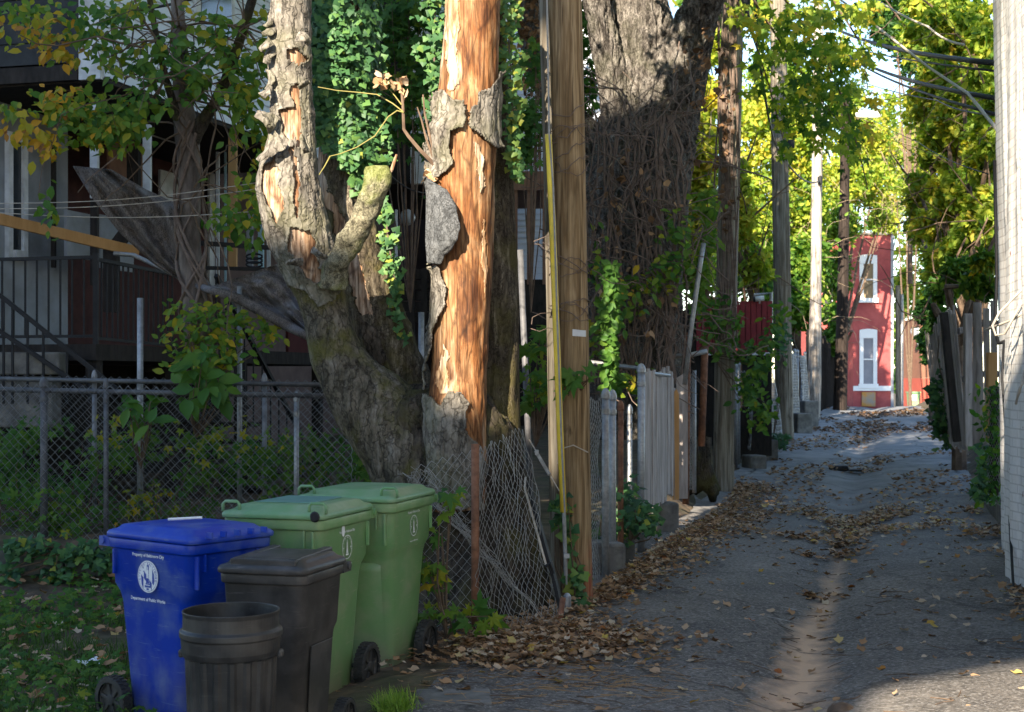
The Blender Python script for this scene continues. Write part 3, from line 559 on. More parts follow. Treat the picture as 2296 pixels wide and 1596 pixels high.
def sheet(f,nu,nv,name,mat,parent,thick=.012):
    Uu,Vv=np.meshgrid(np.linspace(0,1,nu),np.linspace(0,1,nv),indexing='ij'); G=np.stack(f(Uu,Vv),-1)
    return MB().grid(G).build(name,mat,parent,smooth=True,solid=thick)
# big curled plate standing off the bare trunk (dark inner face) and small flakes along the left stem
def curlplate(uv,Y,bulge,name,mat,seed=0,th=.010):
    """uv: left edge polyline and right edge polyline (same length); bowed towards the viewer"""
    l=np.array(uv[0],float); r_=np.array(uv[1],float)
    def f(a,b):
        k=a*(len(l)-1); I=lambda A,i:np.interp(k,np.arange(len(A)),A[:,i])
        u=I(l,0)*(1-b)+I(r_,0)*b; v=I(l,1)*(1-b)+I(r_,1)*b
        jj=fbm(np.stack([u*.06,v*.06,u*0+seed],-1),seed,3); u=u+3*jj*b; v=v+3*jj
        y=Y-bulge*np.sin(b*PI*.62)*np.sin(np.clip(a,0,1)*PI*.9+.15)-.01*jj
        return ((u-CX)/FS*y,y,CZ-(v-HV)/FS*y)
    return sheet(f,60,36,name,mat,dt,th)
m_plate=barkmat('bluish_bark_plate',[(.05,.052,.055),(.10,.105,.11),(.15,.155,.16)],16,.5,.006)
curlplate(([(950,395),(956,440),(955,490),(954,540),(958,590)],[(1000,425),(1022,462),(1030,510),(1018,556),(985,592)]),9.90,.15,'bark_curl',m_plate,2)
for k,(u0,v0,u1,v1,w0,w1,y) in enumerate([(616,55,588,76,22,10,10.2),(608,92,582,112,18,8,10.15),(612,112,596,142,26,14,10.18),(604,158,598,200,18,12,10.2),(604,190,586,216,12,20,10.15),(614,285,572,256,40,14,10.1),(630,308,576,358,40,8,10.08),(606,40,594,60,12,14,10.2),(694,98,664,84,16,22,10.0),(668,196,690,178,10,18,10.0),(690,345,676,300,16,8,10.0),(640,590,678,585,10,16,10.0),(700,560,735,580,16,8,9.95)]):
    d=np.array((u1-u0,v1-v0),float); nn=np.array((-d[1],d[0]))/np.linalg.norm(d); cu=rng.uniform(-9,9)
    l=[(u0+d[0]*t_+nn[0]*((w0*(1-t_)+w1*t_)/2)+nn[0]*cu*math.sin(t_*3),v0+d[1]*t_+nn[1]*((w0*(1-t_)+w1*t_)/2)+nn[1]*cu*math.sin(t_*3)) for t_ in np.linspace(0,1,5)]
    r_=[(u0+d[0]*t_-nn[0]*((w0*(1-t_)+w1*t_)/2)+nn[0]*cu*math.sin(t_*3),v0+d[1]*t_-nn[1]*((w0*(1-t_)+w1*t_)/2)+nn[1]*cu*math.sin(t_*3)) for t_ in np.linspace(0,1,5)]
    curlplate((l,r_),y,.07,'bark_curl',m_bark,k+5,.006)
# hanging strip of dead bark in the crotch, stub branch, twigs
curlplate(([(805,712),(815,760),(835,820),(846,868)],[(840,735),(862,790),(878,830),(880,868)]),10.45,.05,'bark_curl',m_barkin,31)
S=Trunk([(748,640,10.15,34),(752,600,10.1,30),(765,570,10.05,28),(790,530,10.,27),(818,480,9.95,28),(838,435,9.9,29),(846,400,9.9,30),(845,374,9.9,24)],nh=70,nt=36,amp=.22,ns=14,st=(1,1,.8),seed=33,smooth=3)
m_moss=barkmat('lichen_covered_bark',[(.05,.045,.03),(.16,.145,.10),(.27,.25,.17),(.34,.32,.24)],16,.8,.014,moss=(.14,.17,.03),mossamt=.6)
S.mesh('branch_stub',m_moss,dt)
mb=MB(); mb.tube([P(866,400,9.9),P(878,380,9.88),P(884,362,9.88),P(889,347,9.9)],[.012,.012,.011,.008],8); mb.build('twig',m_palewood,dt)
mb=MB(); 
for pts,r0 in (([(1003,398),(985,385),(965,360),(940,335),(915,305),(905,290),(903,240),(900,200),(898,185)],.018),([(985,385),(975,350),(962,300),(952,255),(948,212)],.013),([(972,358),(955,310),(945,270),(935,240)],.010),([(975,350),(985,300),(978,250),(980,215)],.008)):
    mb.tube([P(u,v,9.95) for u,v in pts],np.linspace(r0,r0*.45,len(pts)),6)
mb.build('dead_shoot',m_twig,dt)
mb=MB()
for pts in ([(903,250),(880,232),(845,212),(800,207),(755,203),(712,195)],[(905,252),(890,248),(870,262),(840,305),(800,330),(762,345),(740,350)],[(900,235),(885,215),(872,200)],[(740,350),(728,372),(715,392)]):
    mb.tube([P(u,v,9.9+.1*math.sin(u*.01)) for u,v in pts],np.linspace(.005,.0028,len(pts)),6)
mb.build('leaf_stalk',Mt('yellow_stalk',[(.20,.18,.05),(.26,.22,.08)],5,bs=0),dt)
c=np.concatenate([P(858,178,9.9)+rng.normal(0,.025,(14,3)),P(898,190,9.93)+rng.normal(0,.03,(16,3)),P(960,385,9.93)+rng.normal(0,.02,(6,3)),P(972,400,9.93)+rng.normal(0,.02,(6,3))])
leaves('dried_leaves',c,.075,m_dead,CURL,.62,down=.8,parent=dt)
# ---------------------------------------------------------------- ivy on it
def ivyon(tr,n,h0,h1,th0,th1,off=.05,seed=0,fn=None):
    h=rng.uniform(h0,h1,n); th=rng.uniform(th0,th1,n)
    p,nn=tr.pt(h,th,0); keep=np.ones(n,bool) if fn is None else fn(p)
    p=p[keep];nn=nn[keep]; lump=.5+.5*fbm(p*5,seed+2,2)
    return p+(off*(.3+lump*1.2)+rng.uniform(0,.03,len(p)))[:,None]*nn, nn
def iv(p):
    u,v=proj(p); lim=np.interp(v,[0,130,270,330,380,430,460],[690,695,712,745,775,800,830])+14*fbm(p*6,3); hi=np.interp(v,[0,230,330,450],[845,852,865,850])
    return (u>lim)&(u<hi+20)&(v<450)
p1,n1=ivyon(M,5200,.5,1,-PI*1.15,PI*.15,.10,3,iv)
q=rng.uniform(size=(1500,2)); pu=np.interp(q[:,1],[0,1],[765,830])+rng.normal(0,30,1500); pv=q[:,1]*440-20
p2=np.stack([(pu-CX)/FS*10.85,np.full(1500,10.85)+rng.normal(0,.06,1500),CZ-(pv-HV)/FS*10.85],1); p2=p2[iv(p2)]
n2=np.tile((.3,-1.,.2),(len(p2),1))
q=rng.uniform(size=(1000,2)); pu=725+35*np.sin(q[:,1]*5)+rng.normal(0,22,1000); pv=q[:,1]*330-20; p3=np.stack([(pu-CX)/FS*10.62,10.62+rng.normal(0,.06,1000),CZ-(pv-HV)/FS*10.62],1); k_=(pu>694)&(fbm(p3*3.5,9)>-.45); p2=np.concatenate([p2,p3[k_]]); n2=np.tile((.2,-1.,.2),(len(p2),1))
o=thing('ivy_vine','dense dark green ivy wrapped round the middle stem of the dead tree','ivy',P(770,440,10.8),group='ivy climbing the dead tree')
leaves('leaves',np.concatenate([p1,p2]),.062,m_ivy,IVY,.45,np.concatenate([n1,n2])+np.array((0,0,.15)),.5,.9,parent=o,hj=.2)
mb=MB()
for k in range(8):
    x=rng.uniform(740,830); mb.tube([P(x+10*math.sin(k+j*.8),430-j*60,10.78) for j in range(8)],.008,5)
mb.build('stem',m_dvine,o)
def streamer(pts,Y,n,w,name,label,mat=m_ivy,tpl=IVY,size=.06,hue=.6,hj=.2,group=None,stemr=.006,dn=.9):
    pts=np.array(pts,float); o=thing(name,label,'ivy' if 'ivy' in name else 'vine',P(pts[-1][0],pts[-1][1],Y),group=group)
    t_=rng.uniform(0,len(pts)-1,n); u=np.interp(t_,np.arange(len(pts)),pts[:,0]); v=np.interp(t_,np.arange(len(pts)),pts[:,1]); ww=np.interp(t_,np.arange(len(pts)),pts[:,2]) if pts.shape[1]>2 else w
    u=u+rng.normal(0,1,n)*ww*(.35+.35*vnoise(np.stack([v*.03,u*0+len(name),v*0],-1),5))+.2*ww*vnoise(np.stack([v*.02,v*0,v*0],-1),8); yy=Y+rng.normal(0,.06,n)
    c=np.stack([(u-CX)/FS*yy,yy,CZ-(v-HV)/FS*yy],1)
    leaves('leaves',c,size,mat,tpl,hue,np.tile((0,-1.,.25),(n,1)),.5,dn,parent=o,hj=hj)
    mb=MB(); mb.tube([P(a[0],a[1],Y+.03) for a in pts],stemr,5); mb.build('stem',m_dvine,o); return o
streamer([(1135,-20,26),(1140,80,32),(1145,180,32),(1150,280,26),(1155,360,12),(1160,400,6)],10.35,420,20,'ivy_vine','bright green ivy strand hanging down the right edge of the bare trunk',hue=.72,group='ivy climbing the dead tree')
streamer([(975,-20,40),(975,80,36),(972,180,24),(975,260,12)],10.5,300,20,'ivy_vine','small ivy patch left of the bare trunk top',hue=.5,group='ivy climbing the dead tree')
streamer([(862,440,10),(868,520,26),(878,590,22),(888,640,14),(885,700,14),(900,760,12)],10.7,190,20,'ivy_vine','thin ivy strand trailing between the two main stems of the dead tree',hue=.6,group='ivy climbing the dead tree')
# ---------------------------------------------------------------- the big maple behind the fence
bt=thing('maple_tree','huge rough-barked maple behind the wood pole, tangled in dead vines','tree',P(1415,900,17.6))
Bm=Trunk([(1420,980,17.6,140),(1418,850,17.6,118),(1412,700,17.6,112),(1410,600,17.6,112),(1418,450,17.6,118),(1440,350,17.6,115),(1462,250,17.6,106),(1452,150,17.6,86),(1432,0,17.6,64),(1420,-180,17.7,56),(1400,-420,17.8,40),(1390,-650,18,22)],nh=260,nt=170,amp=.07,ns=1.6,seed=41,ridge=.085)
Bm.mesh('trunk',m_barkbig,bt)
for nm,pts,sd in (('limb',[(1470,300,17.4,60),(1515,210,17.3,72),(1535,120,17.2,60),(1560,50,17.1,48),(1590,-20,16.9,42),(1650,-120,16.5,34),(1790,-230,16,26),(1900,-300,15,16)],43),('limb',[(1415,420,17.5,70),(1398,300,17.4,52),(1372,170,17.3,38),(1345,40,17.2,33),(1320,-90,17.1,30),(1280,-300,17,22),(1250,-500,17,12)],45),('limb',[(1400,460,17.7,70),(1345,350,17.7,44),(1275,270,17.7,40),(1215,150,17.7,36),(1175,0,17.7,34),(1150,-140,17.7,30),(1100,-330,17.6,20)],47)):
    Trunk(pts,nh=140,nt=110,amp=.1,ns=1.8,seed=sd,ridge=.07).mesh(nm,m_barkbig,bt)
# ================================================================ chain link
def chain(fm,W,H,mat,name,parent=None,pitch=.085,r=.0022,n=3,label=None,cat=None,group=None,jit=0,cut=None):
    """woven diamond wire: fm(s,t)->xyz for s in 0..W, t in 0..H"""
    mb=MB(); k=int(W/pitch); rows=int(H/(pitch/2))
    for i in range(k+1):
        for ph in (0,):
            s0=i*pitch; pts=[]
            for j in range(rows+1):
                s_=min(max(s0+(pitch*.51 if j%2 else -.01*pitch),0),W); t_=j*pitch/2
                if cut is not None and not cut(s_,t_):
                    if len(pts)>1: mb.tube(np.array(pts),r,n,cap=False)
                    pts=[]; continue
                p=np.array(fm(s_,t_),float)
                if jit: p=p+jit*np.array([vnoise(np.array((s_*9,t_*9,q_*7.)),q_) for q_ in range(3)])
                pts.append(p); 
            if len(pts)>1: mb.tube(np.array(pts),r,n,cap=False)
            s1=(i+1)*pitch; pts=[]
            for j in range(rows+1):
                s_=min(max(s1-(pitch*.51 if j%2 else -.01*pitch),0),W); t_=j*pitch/2
                if cut is not None and not cut(s_,t_):
                    if len(pts)>1: mb.tube(np.array(pts),r,n,cap=False)
                    pts=[]; continue
                p=np.array(fm(s_,t_),float)
                if jit: p=p+jit*np.array([vnoise(np.array((s_*9,t_*9,q_*7.)),q_) for q_ in range(3)])
                pts.append(p)
            if len(pts)>1: mb.tube(np.array(pts),r,n,cap=False)
    o=mb.build(name,mat,parent)
    if label: tag(o,label,cat,group)
    return o
def post(name,label,cat,top,basez,r,mat,parent=None,cap=True,group=None,lean=(0,0)):
    mb=MB(); t_=np.array(top,float); b_=np.array((t_[0]-lean[0],t_[1]-lean[1],basez)); mb.tube([b_,b_*.5+t_*.5,t_],r,14)
    if cap:
        mb.lathe([(r*1.2,-.03),(r*1.22,0),(r*1.05,.025),(r*.6,.05),(.001,.06)],t_,14); mb.lathe([(r*1.12,-.16),(r*1.15,-.15),(r*1.15,-.125),(r*1.12,-.115)],t_,14)
    o=mb.build(name,mat,parent,smooth=True)
    return tag(o,label,cat,group) if label else o
# ---- yard fence running left from the tree
fa=P(-60,872,12.35); fb=P(790,889,11.9); fdir=fb-fa; fw=np.linalg.norm(fdir[:2]); fu=fdir/np.linalg.norm(fdir)
yf=thing('chain_link_fence','dark chain link fence with steel top rail in front of the weedy yard','fence',(fa[0],fa[1],.2))
def fmA(s,t): p=fa+fdir*(s/fw); return p+np.array((0,.012*math.sin(s*40+t*30),-t))
H1=1.36
chain(lambda s,t:fmA(s,t-.05),fw,H1,m_wired,'chain_mesh',yf,pitch=.083,r=.0032)
mb=MB(); mb.tube([fmA(0,0)+(0,.03,0),fmA(fw,0)+(0,.03,0)],.024,10); mb.build('top_rail',m_rail,yf,smooth=True)
for u in (90,237,672): 
    s=(P(u,870,12.2)[0]-fa[0])/(fdir[0])*fw; p=fmA(s,0)+np.array((0,.03,.06 if u!=672 else -.02)); post('post',None,None,p,.1,.032 if u==90 else .022,m_galv if u==672 else m_rail,yf)
ga=P(-60,848,13.2); gb=P(800,864,12.8); gd=gb-ga; gw=np.linalg.norm(gd[:2])
y2=thing('chain_link_fence','second chain link fence just behind the first, rail a little higher','fence',(ga[0],ga[1],.2))
chain(lambda s,t:ga+gd*(s/gw)+np.array((0,0,.04-t)),gw,1.3,m_wired,'chain_mesh',y2,pitch=.083,r=.0024)
mb=MB(); mb.tube([ga,gb],.022,10); mb.build('top_rail',m_rail,y2,smooth=True)
for u in (215,596): post('post',None,None,ga+gd*((u+60)/860.)+np.array((0,.03,.04)),.1,.022,m_wired,y2)
# retaining wall of concrete blocks
rw=thing('retaining_wall','low wall of old concrete blocks under the yard fence behind the blue cart','wall',P(150,1330,11.9))
mb=MB(); x=-4.9; k=0
for row,(z0,z1) in enumerate(((.02,.245),(-.2,.015))):
    x=-5.0-.2*row
    while x<-1.5:
        L=rng.uniform(.36,.44); mb.box((x+L/2,12.02+rng.uniform(-.012,.012),(z0+z1)/2),(L-.015,.22,z1-z0-.008),rng.uniform(-.015,.015)); x+=L
mb.build('block',Mt('dark_mossy_block',[(.05,.05,.046),(.10,.098,.09),(.14,.135,.125)],9,rough=.95,bs=.6,bd=.012,dirt=(.03,.045,.02),dscale=3,damt=.7),rw,bevel=.012)
# torn flap of chain link in the weeds
tf=chain(lambda s,t:P(395-150*t/1.3*max(0,t-.3)-s*60+40*s*(t<.6),1210+t*190+s*30,11.3-.9*t/1.3+.25*s),.95,1.35,m_galv,'torn_chain_link',None,pitch=.08,r=.0030,jit=.06,label='torn flap of chain link sagging into the weeds beside the blue cart',cat='fence',cut=lambda s,t: s>.45*(1-t/1.35)-.02)
# ---- loose mesh round the dead tree
rp=post('rusty_post','thin rusty iron post standing in front of the dead tree base','post',P(1065,995,9.3),-.06,.027,m_rust,cap=False)
def bil(A_,B_,C_,D_,bul=0,by=1):
    A_,B_,C_,D_=[np.array(q,float) for q in (A_,B_,C_,D_)]
    def f(a,b):
        p=(A_*(1-a)+B_*a)*(1-b)+(D_*(1-a)+C_*a)*b; return p+np.array((0,-bul*math.sin(a*PI)*math.sin(b*PI*.5+.3),0))
    return f
lm=thing('loose_chain_link','loose panels of pale chain link sagging round the dead tree base','fence',(P(1065,1420,9.3)))
f1=bil(P(925,1045,9.45),P(1067,1005,9.33),P(1067,1420,9.33),P(915,1410,9.3)); W1,H1_=.50,1.22
chain(lambda s,t:f1(s/W1,t/H1_),W1,H1_,m_wire,'chain_mesh',lm,pitch=.078,r=.0021,jit=.012)
f2=bil(P(1067,1008,9.33),P(1168,958,9.75),P(1262,1402,9.7),P(1068,1440,9.2),.12); W2,H2_=1.25,1.32
def fm2(s,t):
    a,b=s/W2,t/H2_; p=f2(a,b); return p+np.array((.02*math.sin(b*7)*a,.03*math.sin(a*17+b*2),.015*math.sin(a*23+b*9)))
chain(fm2,W2,H2_,m_wire,'chain_mesh',lm,pitch=.078,r=.0021,jit=.018)
f3=bil(P(900,1062,9.6),P(965,1050,9.55),P(1225,1400,9.35),P(1000,1150,9.4),.05); chain(lambda s,t:np.array(f3(s/.5,t/1.25))+np.array((.012*math.sin(t*30),.02*math.sin(s*40),.012*math.sin(t*22+s*31))),.5,1.25,m_wire,'chain_mesh',lm,pitch=.06,r=.0018,jit=.02)
mb=MB(); mb.tube([P(1080,1432,9.25),P(1160,1425,9.35),P(1225,1408,9.5),P(1255,1385,9.6),P(1262,1340,9.65)],[.02,.02,.02,.022,.02],8); tag(mb.build('bent_pipe',m_rust,smooth=True),'bent rusty pipe along the bottom of the loose chain link','pipe')
mb=MB(); mb.beam(P(1182,1078,9.75),P(1243,1300,9.68),.05,.022); mb.beam(P(1243,1300,9.68),P(1262,1385,9.66),.05,.025); mb.tube([P(1240,1285,9.64),P(1232,1262,9.62),P(1222,1270,9.62)],.012,8)
tag(mb.build('iron_bar',m_black,bevel=.006),'leaning dark iron bar between the loose chain link and the wood pole','bar')
mb=MB(); mb.tube([P(1178,1070,9.7),P(1176,1095,9.66),P(1200,1180,9.66),P(1225,1270,9.64)],.008,6); tag(mb.build('bent_rod',m_lcable),'thin pale rod hooked over the leaning iron bar','rod')
# ---- utility poles
def polemat(name,cols,vs=7,red=False):
    m,t,b=nt(name); tc=t.nodes.new('ShaderNodeTexCoord').outputs['Object']
    f=noise(t,tc,vs,8,(2.2,2.2,.12),1.2,.6); c=ramp(t,[(*q,p) for q,p in zip(cols,np.linspace(.32,.66,len(cols)))],f)
    wv=t.nodes.new('ShaderNodeTexWave'); wv.wave_type='RINGS'; wv.rings_direction='SPHERICAL'; wv.inputs['Scale'].default_value=1.6; wv.inputs['Distortion'].default_value=5; wv.inputs['Detail'].default_value=3
    mp=t.nodes.new('ShaderNodeMapping'); mp.inputs['Scale'].default_value=(5,5,.9); t.links.new(tc,mp.inputs[0]); t.links.new(mp.outputs[0],wv.inputs[0])
    c=mixc(t,c,ramp(t,[(.45,.36,.28,.2),(1,1,1,.6)],wv.outputs['Fac']),.45,'MULTIPLY')
    pt=noise(t,tc,4,6,(1,1,.45)); c=mixc(t,c,tuple(q*.35 for q in cols[0]),math2(t,'MULTIPLY',ramp(t,[(0,0,0,.60),(1,1,1,.66)],pt),.7))
    ck=noise(t,tc,16,3,(2,2,.06)); ckr=ramp(t,[(.15,.12,.1,.36),(1,1,1,.42)],ck); c=mixc(t,c,ckr,.6,'MULTIPLY')
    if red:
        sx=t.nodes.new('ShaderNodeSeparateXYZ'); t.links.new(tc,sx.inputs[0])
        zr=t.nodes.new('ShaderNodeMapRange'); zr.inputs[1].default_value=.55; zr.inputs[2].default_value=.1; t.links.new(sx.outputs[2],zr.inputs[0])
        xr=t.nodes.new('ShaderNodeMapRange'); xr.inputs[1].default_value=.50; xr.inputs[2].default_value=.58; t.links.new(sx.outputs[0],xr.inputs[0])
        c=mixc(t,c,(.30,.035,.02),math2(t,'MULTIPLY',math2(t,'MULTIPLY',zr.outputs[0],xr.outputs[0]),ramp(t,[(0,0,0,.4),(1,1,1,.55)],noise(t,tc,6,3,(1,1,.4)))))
    fg=noise(t,tc,60,4,(2,2,.05)); c=mixc(t,c,ramp(t,[(.45,.4,.35,.35),(1.1,1.1,1.1,.6)],fg),.6,'MULTIPLY')
    t.links.new(c,b.inputs['Base Color']); b.inputs['Roughness'].default_value=.85; b.inputs['Specular IOR Level'].default_value=.2
    bump(t,b,ck,.5,.012,bump(t,b,f,.45,.008)); return m
m_pole=polemat('new_pole_wood',[(.15,.10,.05),(.31,.215,.115),(.44,.325,.19)],red=True)
m_poleg=polemat('grey_pole_wood',[(.13,.115,.09),(.24,.215,.17),(.33,.30,.25)])
m_polew=polemat('silver_pole_wood',[(.26,.23,.20),(.42,.38,.34),(.55,.52,.48)])
m_poled=polemat('dark_pole_wood',[(.018,.013,.011),(.032,.024,.02),(.05,.038,.032)])
def upole(label,pts,mat,seed):
    o=thing('utility_pole',label,'utility pole',P(pts[0][0],pts[0][1],pts[0][2]),group='utility poles down the alley')
    Trunk(pts,nh=60,nt=36,amp=.03,ns=3,st=(1,1,.2),seed=seed,smooth=2).mesh('pole',mat,o); return o
p1=upole('yellow brown wood utility pole with the guy wire, nearest of the row',[(1295,1400,10.5,35),(1290,1200,10.5,35.5),(1284,800,10.5,36),(1274,300,10.5,37),(1266,0,10.5,37),(1258,-300,10.5,36),(1240,-1200,10.5,34)],m_pole,51)
upole('old grey pole stub close behind the yellow brown pole',[(1258,1400,10.95,24),(1252,900,10.95,24),(1240,300,10.95,24),(1231,0,10.95,24),(1224,-200,10.95,23)],m_poleg,52)
p2=upole('dark pole wrapped in vines beside the wooden fence boards',[(1622,1115,20.6,23),(1622,1000,20.6,23),(1628,700,20.6,23),(1634,400,20.6,24),(1641,100,20.6,24),(1646,-200,20.6,23),(1650,-500,20.6,22)],m_poleg,53)
p3=upole('grey sunlit pole with a small black box, third along the alley',[(1760,995,31,20),(1757,900,31,19.5),(1752,600,31,19),(1747,300,31,18.5),(1743,0,31,18),(1739,-400,31,17)],m_poleg,54)
p4=upole('pale silver pole with rotten lower trunk, fourth along the alley',[(1824,945,41,14),(1826,850,41,14.5),(1829,600,41,12),(1832,300,41,11.5),(1834,0,41,11),(1836,-300,41,10.5)],m_polew,55)
p5=upole('blackish leaning pole in front of the red house',[(1882,925,50,16),(1886,800,50,14),(1890,600,50,12),(1893,400,50,11),(1895,200,50,10)],m_poled,56)
mb=MB(); mb.prism([P(1283,738,10.15),P(1313,741,10.15),P(1313,755,10.15),P(1283,753,10.15)],(0,-.012,0)); mb.build('white_tag',m_white,p1)
for v,rr_ in ((1000,.118),):
    mb=MB(); mb.tube([P(1250,1040,10.36),P(1258,1006,10.36),P(1285,998,10.36),P(1318,1014,10.42)],.005,5); mb.build('band_wire',m_lcable,p1)
mb=MB(); mb.box(P(1772,323,30.8),(.16,.12,.18)); mb.build('junction_box',m_cable,p3,bevel=.01)
mb=MB(); mb.lathe([(.03,-.12),(.07,-.1),(.08,.1),(.03,.14)],P(1838,405,40.8),12,close=True); mb.build('junction_box',m_cable,p4)
mb=MB(); mb.box(P(1665,15,20.4),(.18,.2,.55)); mb.beam(P(1690,-40,20.3),P(1700,115,20.3),.05,.05); mb.build('transformer_bracket',m_cable,p2,bevel=.01)
gw_=thing('guy_wire','steel guy wire in a yellow plastic guard running down the near pole','wire',P(1270,1310,10.0))
mb=MB(); mb.tube([P(1229,302,9.98),P(1238,500,10.0),P(1246,720,10.02),P(1255,960,10.04),P(1263,1148,10.05)],[.0235]*5,12); mb.build('guard',Mt('yellow_plastic',[(.70,.50,.04),(.80,.60,.07)],6,rough=.5,bs=.05,dirt=(.25,.2,.08),dscale=5,damt=.4),gw_,smooth=True)
mb=MB(); mb.tube([P(1221,-300,9.95),P(1226,0,9.95),P(1231,300,9.95),P(1240,420,9.97),P(1249,720,9.99),P(1259,1000,10.01),P(1266,1150,10.03),P(1270,1310,10.05)],.0075,6); mb.build('strand',m_wire,gw_)
mb=MB(); mb.tube([P(1264,1150,10.04),P(1268,1290,10.05)],.014,8); mb.box(P(1270,1246,10.02),(.04,.03,.03)); mb.lathe([(.02,-.16),(.032,-.1),(.028,.03),(.012,.05)],P(1271,1345,10.05),10,close=True); mb.build('anchor_rod',m_galv,gw_)
o=thing('wire_turnbuckle','grey turnbuckle clamp on a taut wire behind the yellow guard','clamp',P(1215,1010,10.3)); mb=MB(); mb.tube([P(1186,985,10.3),P(1262,1115,10.25)],.005,6); mb.build('wire',m_lcable,o); mb=MB(); mb.beam(P(1200,1010,10.29),P(1232,1065,10.27),.028,.024); mb.box(P(1203,1014,10.27),(.03,.02,.04)); mb.build('clamp',m_galv,o,bevel=.004)
# ---- fence line along the left alley edge
def EL(u,off=0.): y=(2.45-off)/(.271-(u-CX)/FS); return y
def XL(y,off=0.): return -2.45+off+.271*y
al=thing('chain_link_fence','pale chain link panel hung between the wood pole and two domed steel posts','fence',P(1357,1310,12),group=None)
ya,yb=10.9,11.95; Wd=(yb-ya)*1.036
chain(lambda s,t:(XL(ya+s/1.036)-.05+.02*math.sin(t*9),ya+s/1.036,1.52-t+.02*math.sin(s*12)),Wd,1.5,m_wire,'chain_mesh',al,pitch=.08,r=.0026)
for u,v,r in ((1357,885,.032),(1373,888,.03)): y=EL(u); post('post',None,None,P(u,v,y),-.15,r,m_galv,al)
post('fence_post','rust-banded grey post with domed cap right of the twin posts','post',P(1391,912,EL(1391)),-.1,.026,m_rust)
post('fence_post','slim domed grey post hung with dead ivy','post',P(1411,920,EL(1411)),-.1,.024,m_galv)
tg=post('fence_post','tall thick galvanised post left of the grey fence boards','post',P(1437,828,EL(1437)),-.1,.037,m_galv)
mb=MB(); mb.tube([P(1310,810,14.6),P(1432,826,14.2)],.022,8); mb.tube([P(1440,834,14.2),P(1500,842,14.8)],.02,8); tag(mb.build('fence_rail',m_galv),'horizontal steel rail behind the hanging green vine','rail')
wf=thing('board_fence','short panel of weathered grey upright boards beside the galvanised post','fence',(XL(14.5),14.5,.4)); mb=MB(); y=13.85; k=0
while y<15.75:
    wd=rng.uniform(.085,.12); h=1.62+.015*rng.normal()-.05*max(0,y-15.2)*4+.03; x=XL(y)+.006*rng.normal(); 
    mb.box8((x-.01,y,.40+.03*rng.normal()),(.271*wd*.985,wd*.985,0),(-.02,.006,0),(0.006*rng.normal(),0.005*rng.normal(),h-.28)); y+=wd
mb.build('boards',m_greywood,wf,bevel=.003)
for nm,u,v0,v1,m_,w_,lb in (('fence_board',1515,872,1120,m_newwood,.07,'narrow orange brown board next to the grey panel'),('fence_board',1529,838,1118,m_greywood,.13,'single pointed grey board right of the orange one')):
    y=EL(u); p=P(u,v0,y); q=P(u,v1,y); mb=MB(); mb.prism([q+(-w_/2,0,0),q+(w_/2,0,0),p+(w_/2,0,-.06),p+(w_*.1,0,0),p+(-w_/2,0,-.05)],(0,.03,0)); tag(mb.build(nm,m_,bevel=.003),lb,'board',)
for u,u2,v0,v1,r,m_,lb in ((1537,1541,745,1130,.04,m_rust,'upright rusty post behind the pointed grey board'),(1572,1580,775,1000,.045,m_rust,'leaning rust brown post near the vine covered pole'),(1556,1556,830,1105,.025,m_galv,'thin grey post holding the dark chain link strip')):
    y=EL(u); mb=MB(); mb.tube([P(u2,v0,y),P((u+u2)/2,(v0+v1)/2,y),P(u,v1,y)],r,12); tag(mb.build('fence_post',m_,smooth=True),lb,'post')
mb=MB(); mb.tube([P(1534,862,16.2),P(1551,720,16.2),P(1568,600,16.2),P(1577,545,16.2)],.028,10); tag(mb.build('steel_pipe',m_galv,smooth=True),'long shiny steel pipe leaning up from the fence boards into the vines','pipe')
mb=MB(); mb.tube([P(1505,799,16.6),P(1545,796,16.6),P(1585,787,16.6)],.03,10); tag(mb.build('steel_pipe',m_galv,smooth=True),'short horizontal steel pipe lying across the fence tops','pipe')
yq=EL(1548); chain(lambda s,t:P(1543+s*45,838+t*165,yq+.3*s),.32,1.6,m_wired,'chain_link_strip',None,pitch=.075,r=.003,label='dark narrow chain link strip beside the rusty post',cat='fence')
mb=MB()
for k in range(7):
    a=rng.uniform(0,6); p=P(1580+rng.normal(0,14),1085+rng.normal(0,14),19.2); mb.tube([P(1575+rng.normal(0,8),980,19.2),P(1575+rng.normal(0,9),1040,19.2),p,p+np.array((.2*math.cos(a),.1,-.15))],[.04,.07,.09,.05],8)
tag(mb.build('tree_stump',m_barkin,smooth=True),'gnarled dark roots at the foot of the vine covered pole','stump')
lab=['bluish leaning chain link panel right after the vine covered pole','tall rippled chain link panel before the third pole','last bluish chain link panel beside the third pole']
for k,(ya,yb,zt,wv) in enumerate(((22.2,24.2,1.75,.10),(24.6,26.8,1.8,.16),(27.2,30.2,1.85,.10))):
    o=thing('leaning_chain_link',lab[k],'fence',(XL(ya),ya,.2),group='chain link panels past the second pole'); L_=yb-ya
    chain(lambda s,t:(XL(ya+s)-.25+wv*math.sin(s*2.2+t*1.3)+.12*(t)*(k-1),ya+s,zt-t),L_,1.4,m_galv,'chain_mesh',o,pitch=.11,r=.0085,n=3)
    for yy in (ya,yb): post('post',None,None,(XL(yy)-.3,yy,zt+.12),.1,.035,m_galv,o)
for k,(ya,yb) in enumerate(((33,36),(37,40))):
    o=thing('leaning_chain_link',['tall pale chain link panel between the third and fourth poles','chain link panel just before the silver pole'][k],'fence',(XL(ya),ya,.4),group='chain link panels past the second pole')
    chain(lambda s,t:(XL(ya+s)-.1+.08*math.sin(s*2+t),ya+s,2.25-t),yb-ya,1.6,m_galv,'chain_mesh',o,pitch=.14,r=.011,n=3)
    for yy in (ya,yb): post('post',None,None,(XL(yy)-.15,yy,2.35),.3,.04,m_galv,o)
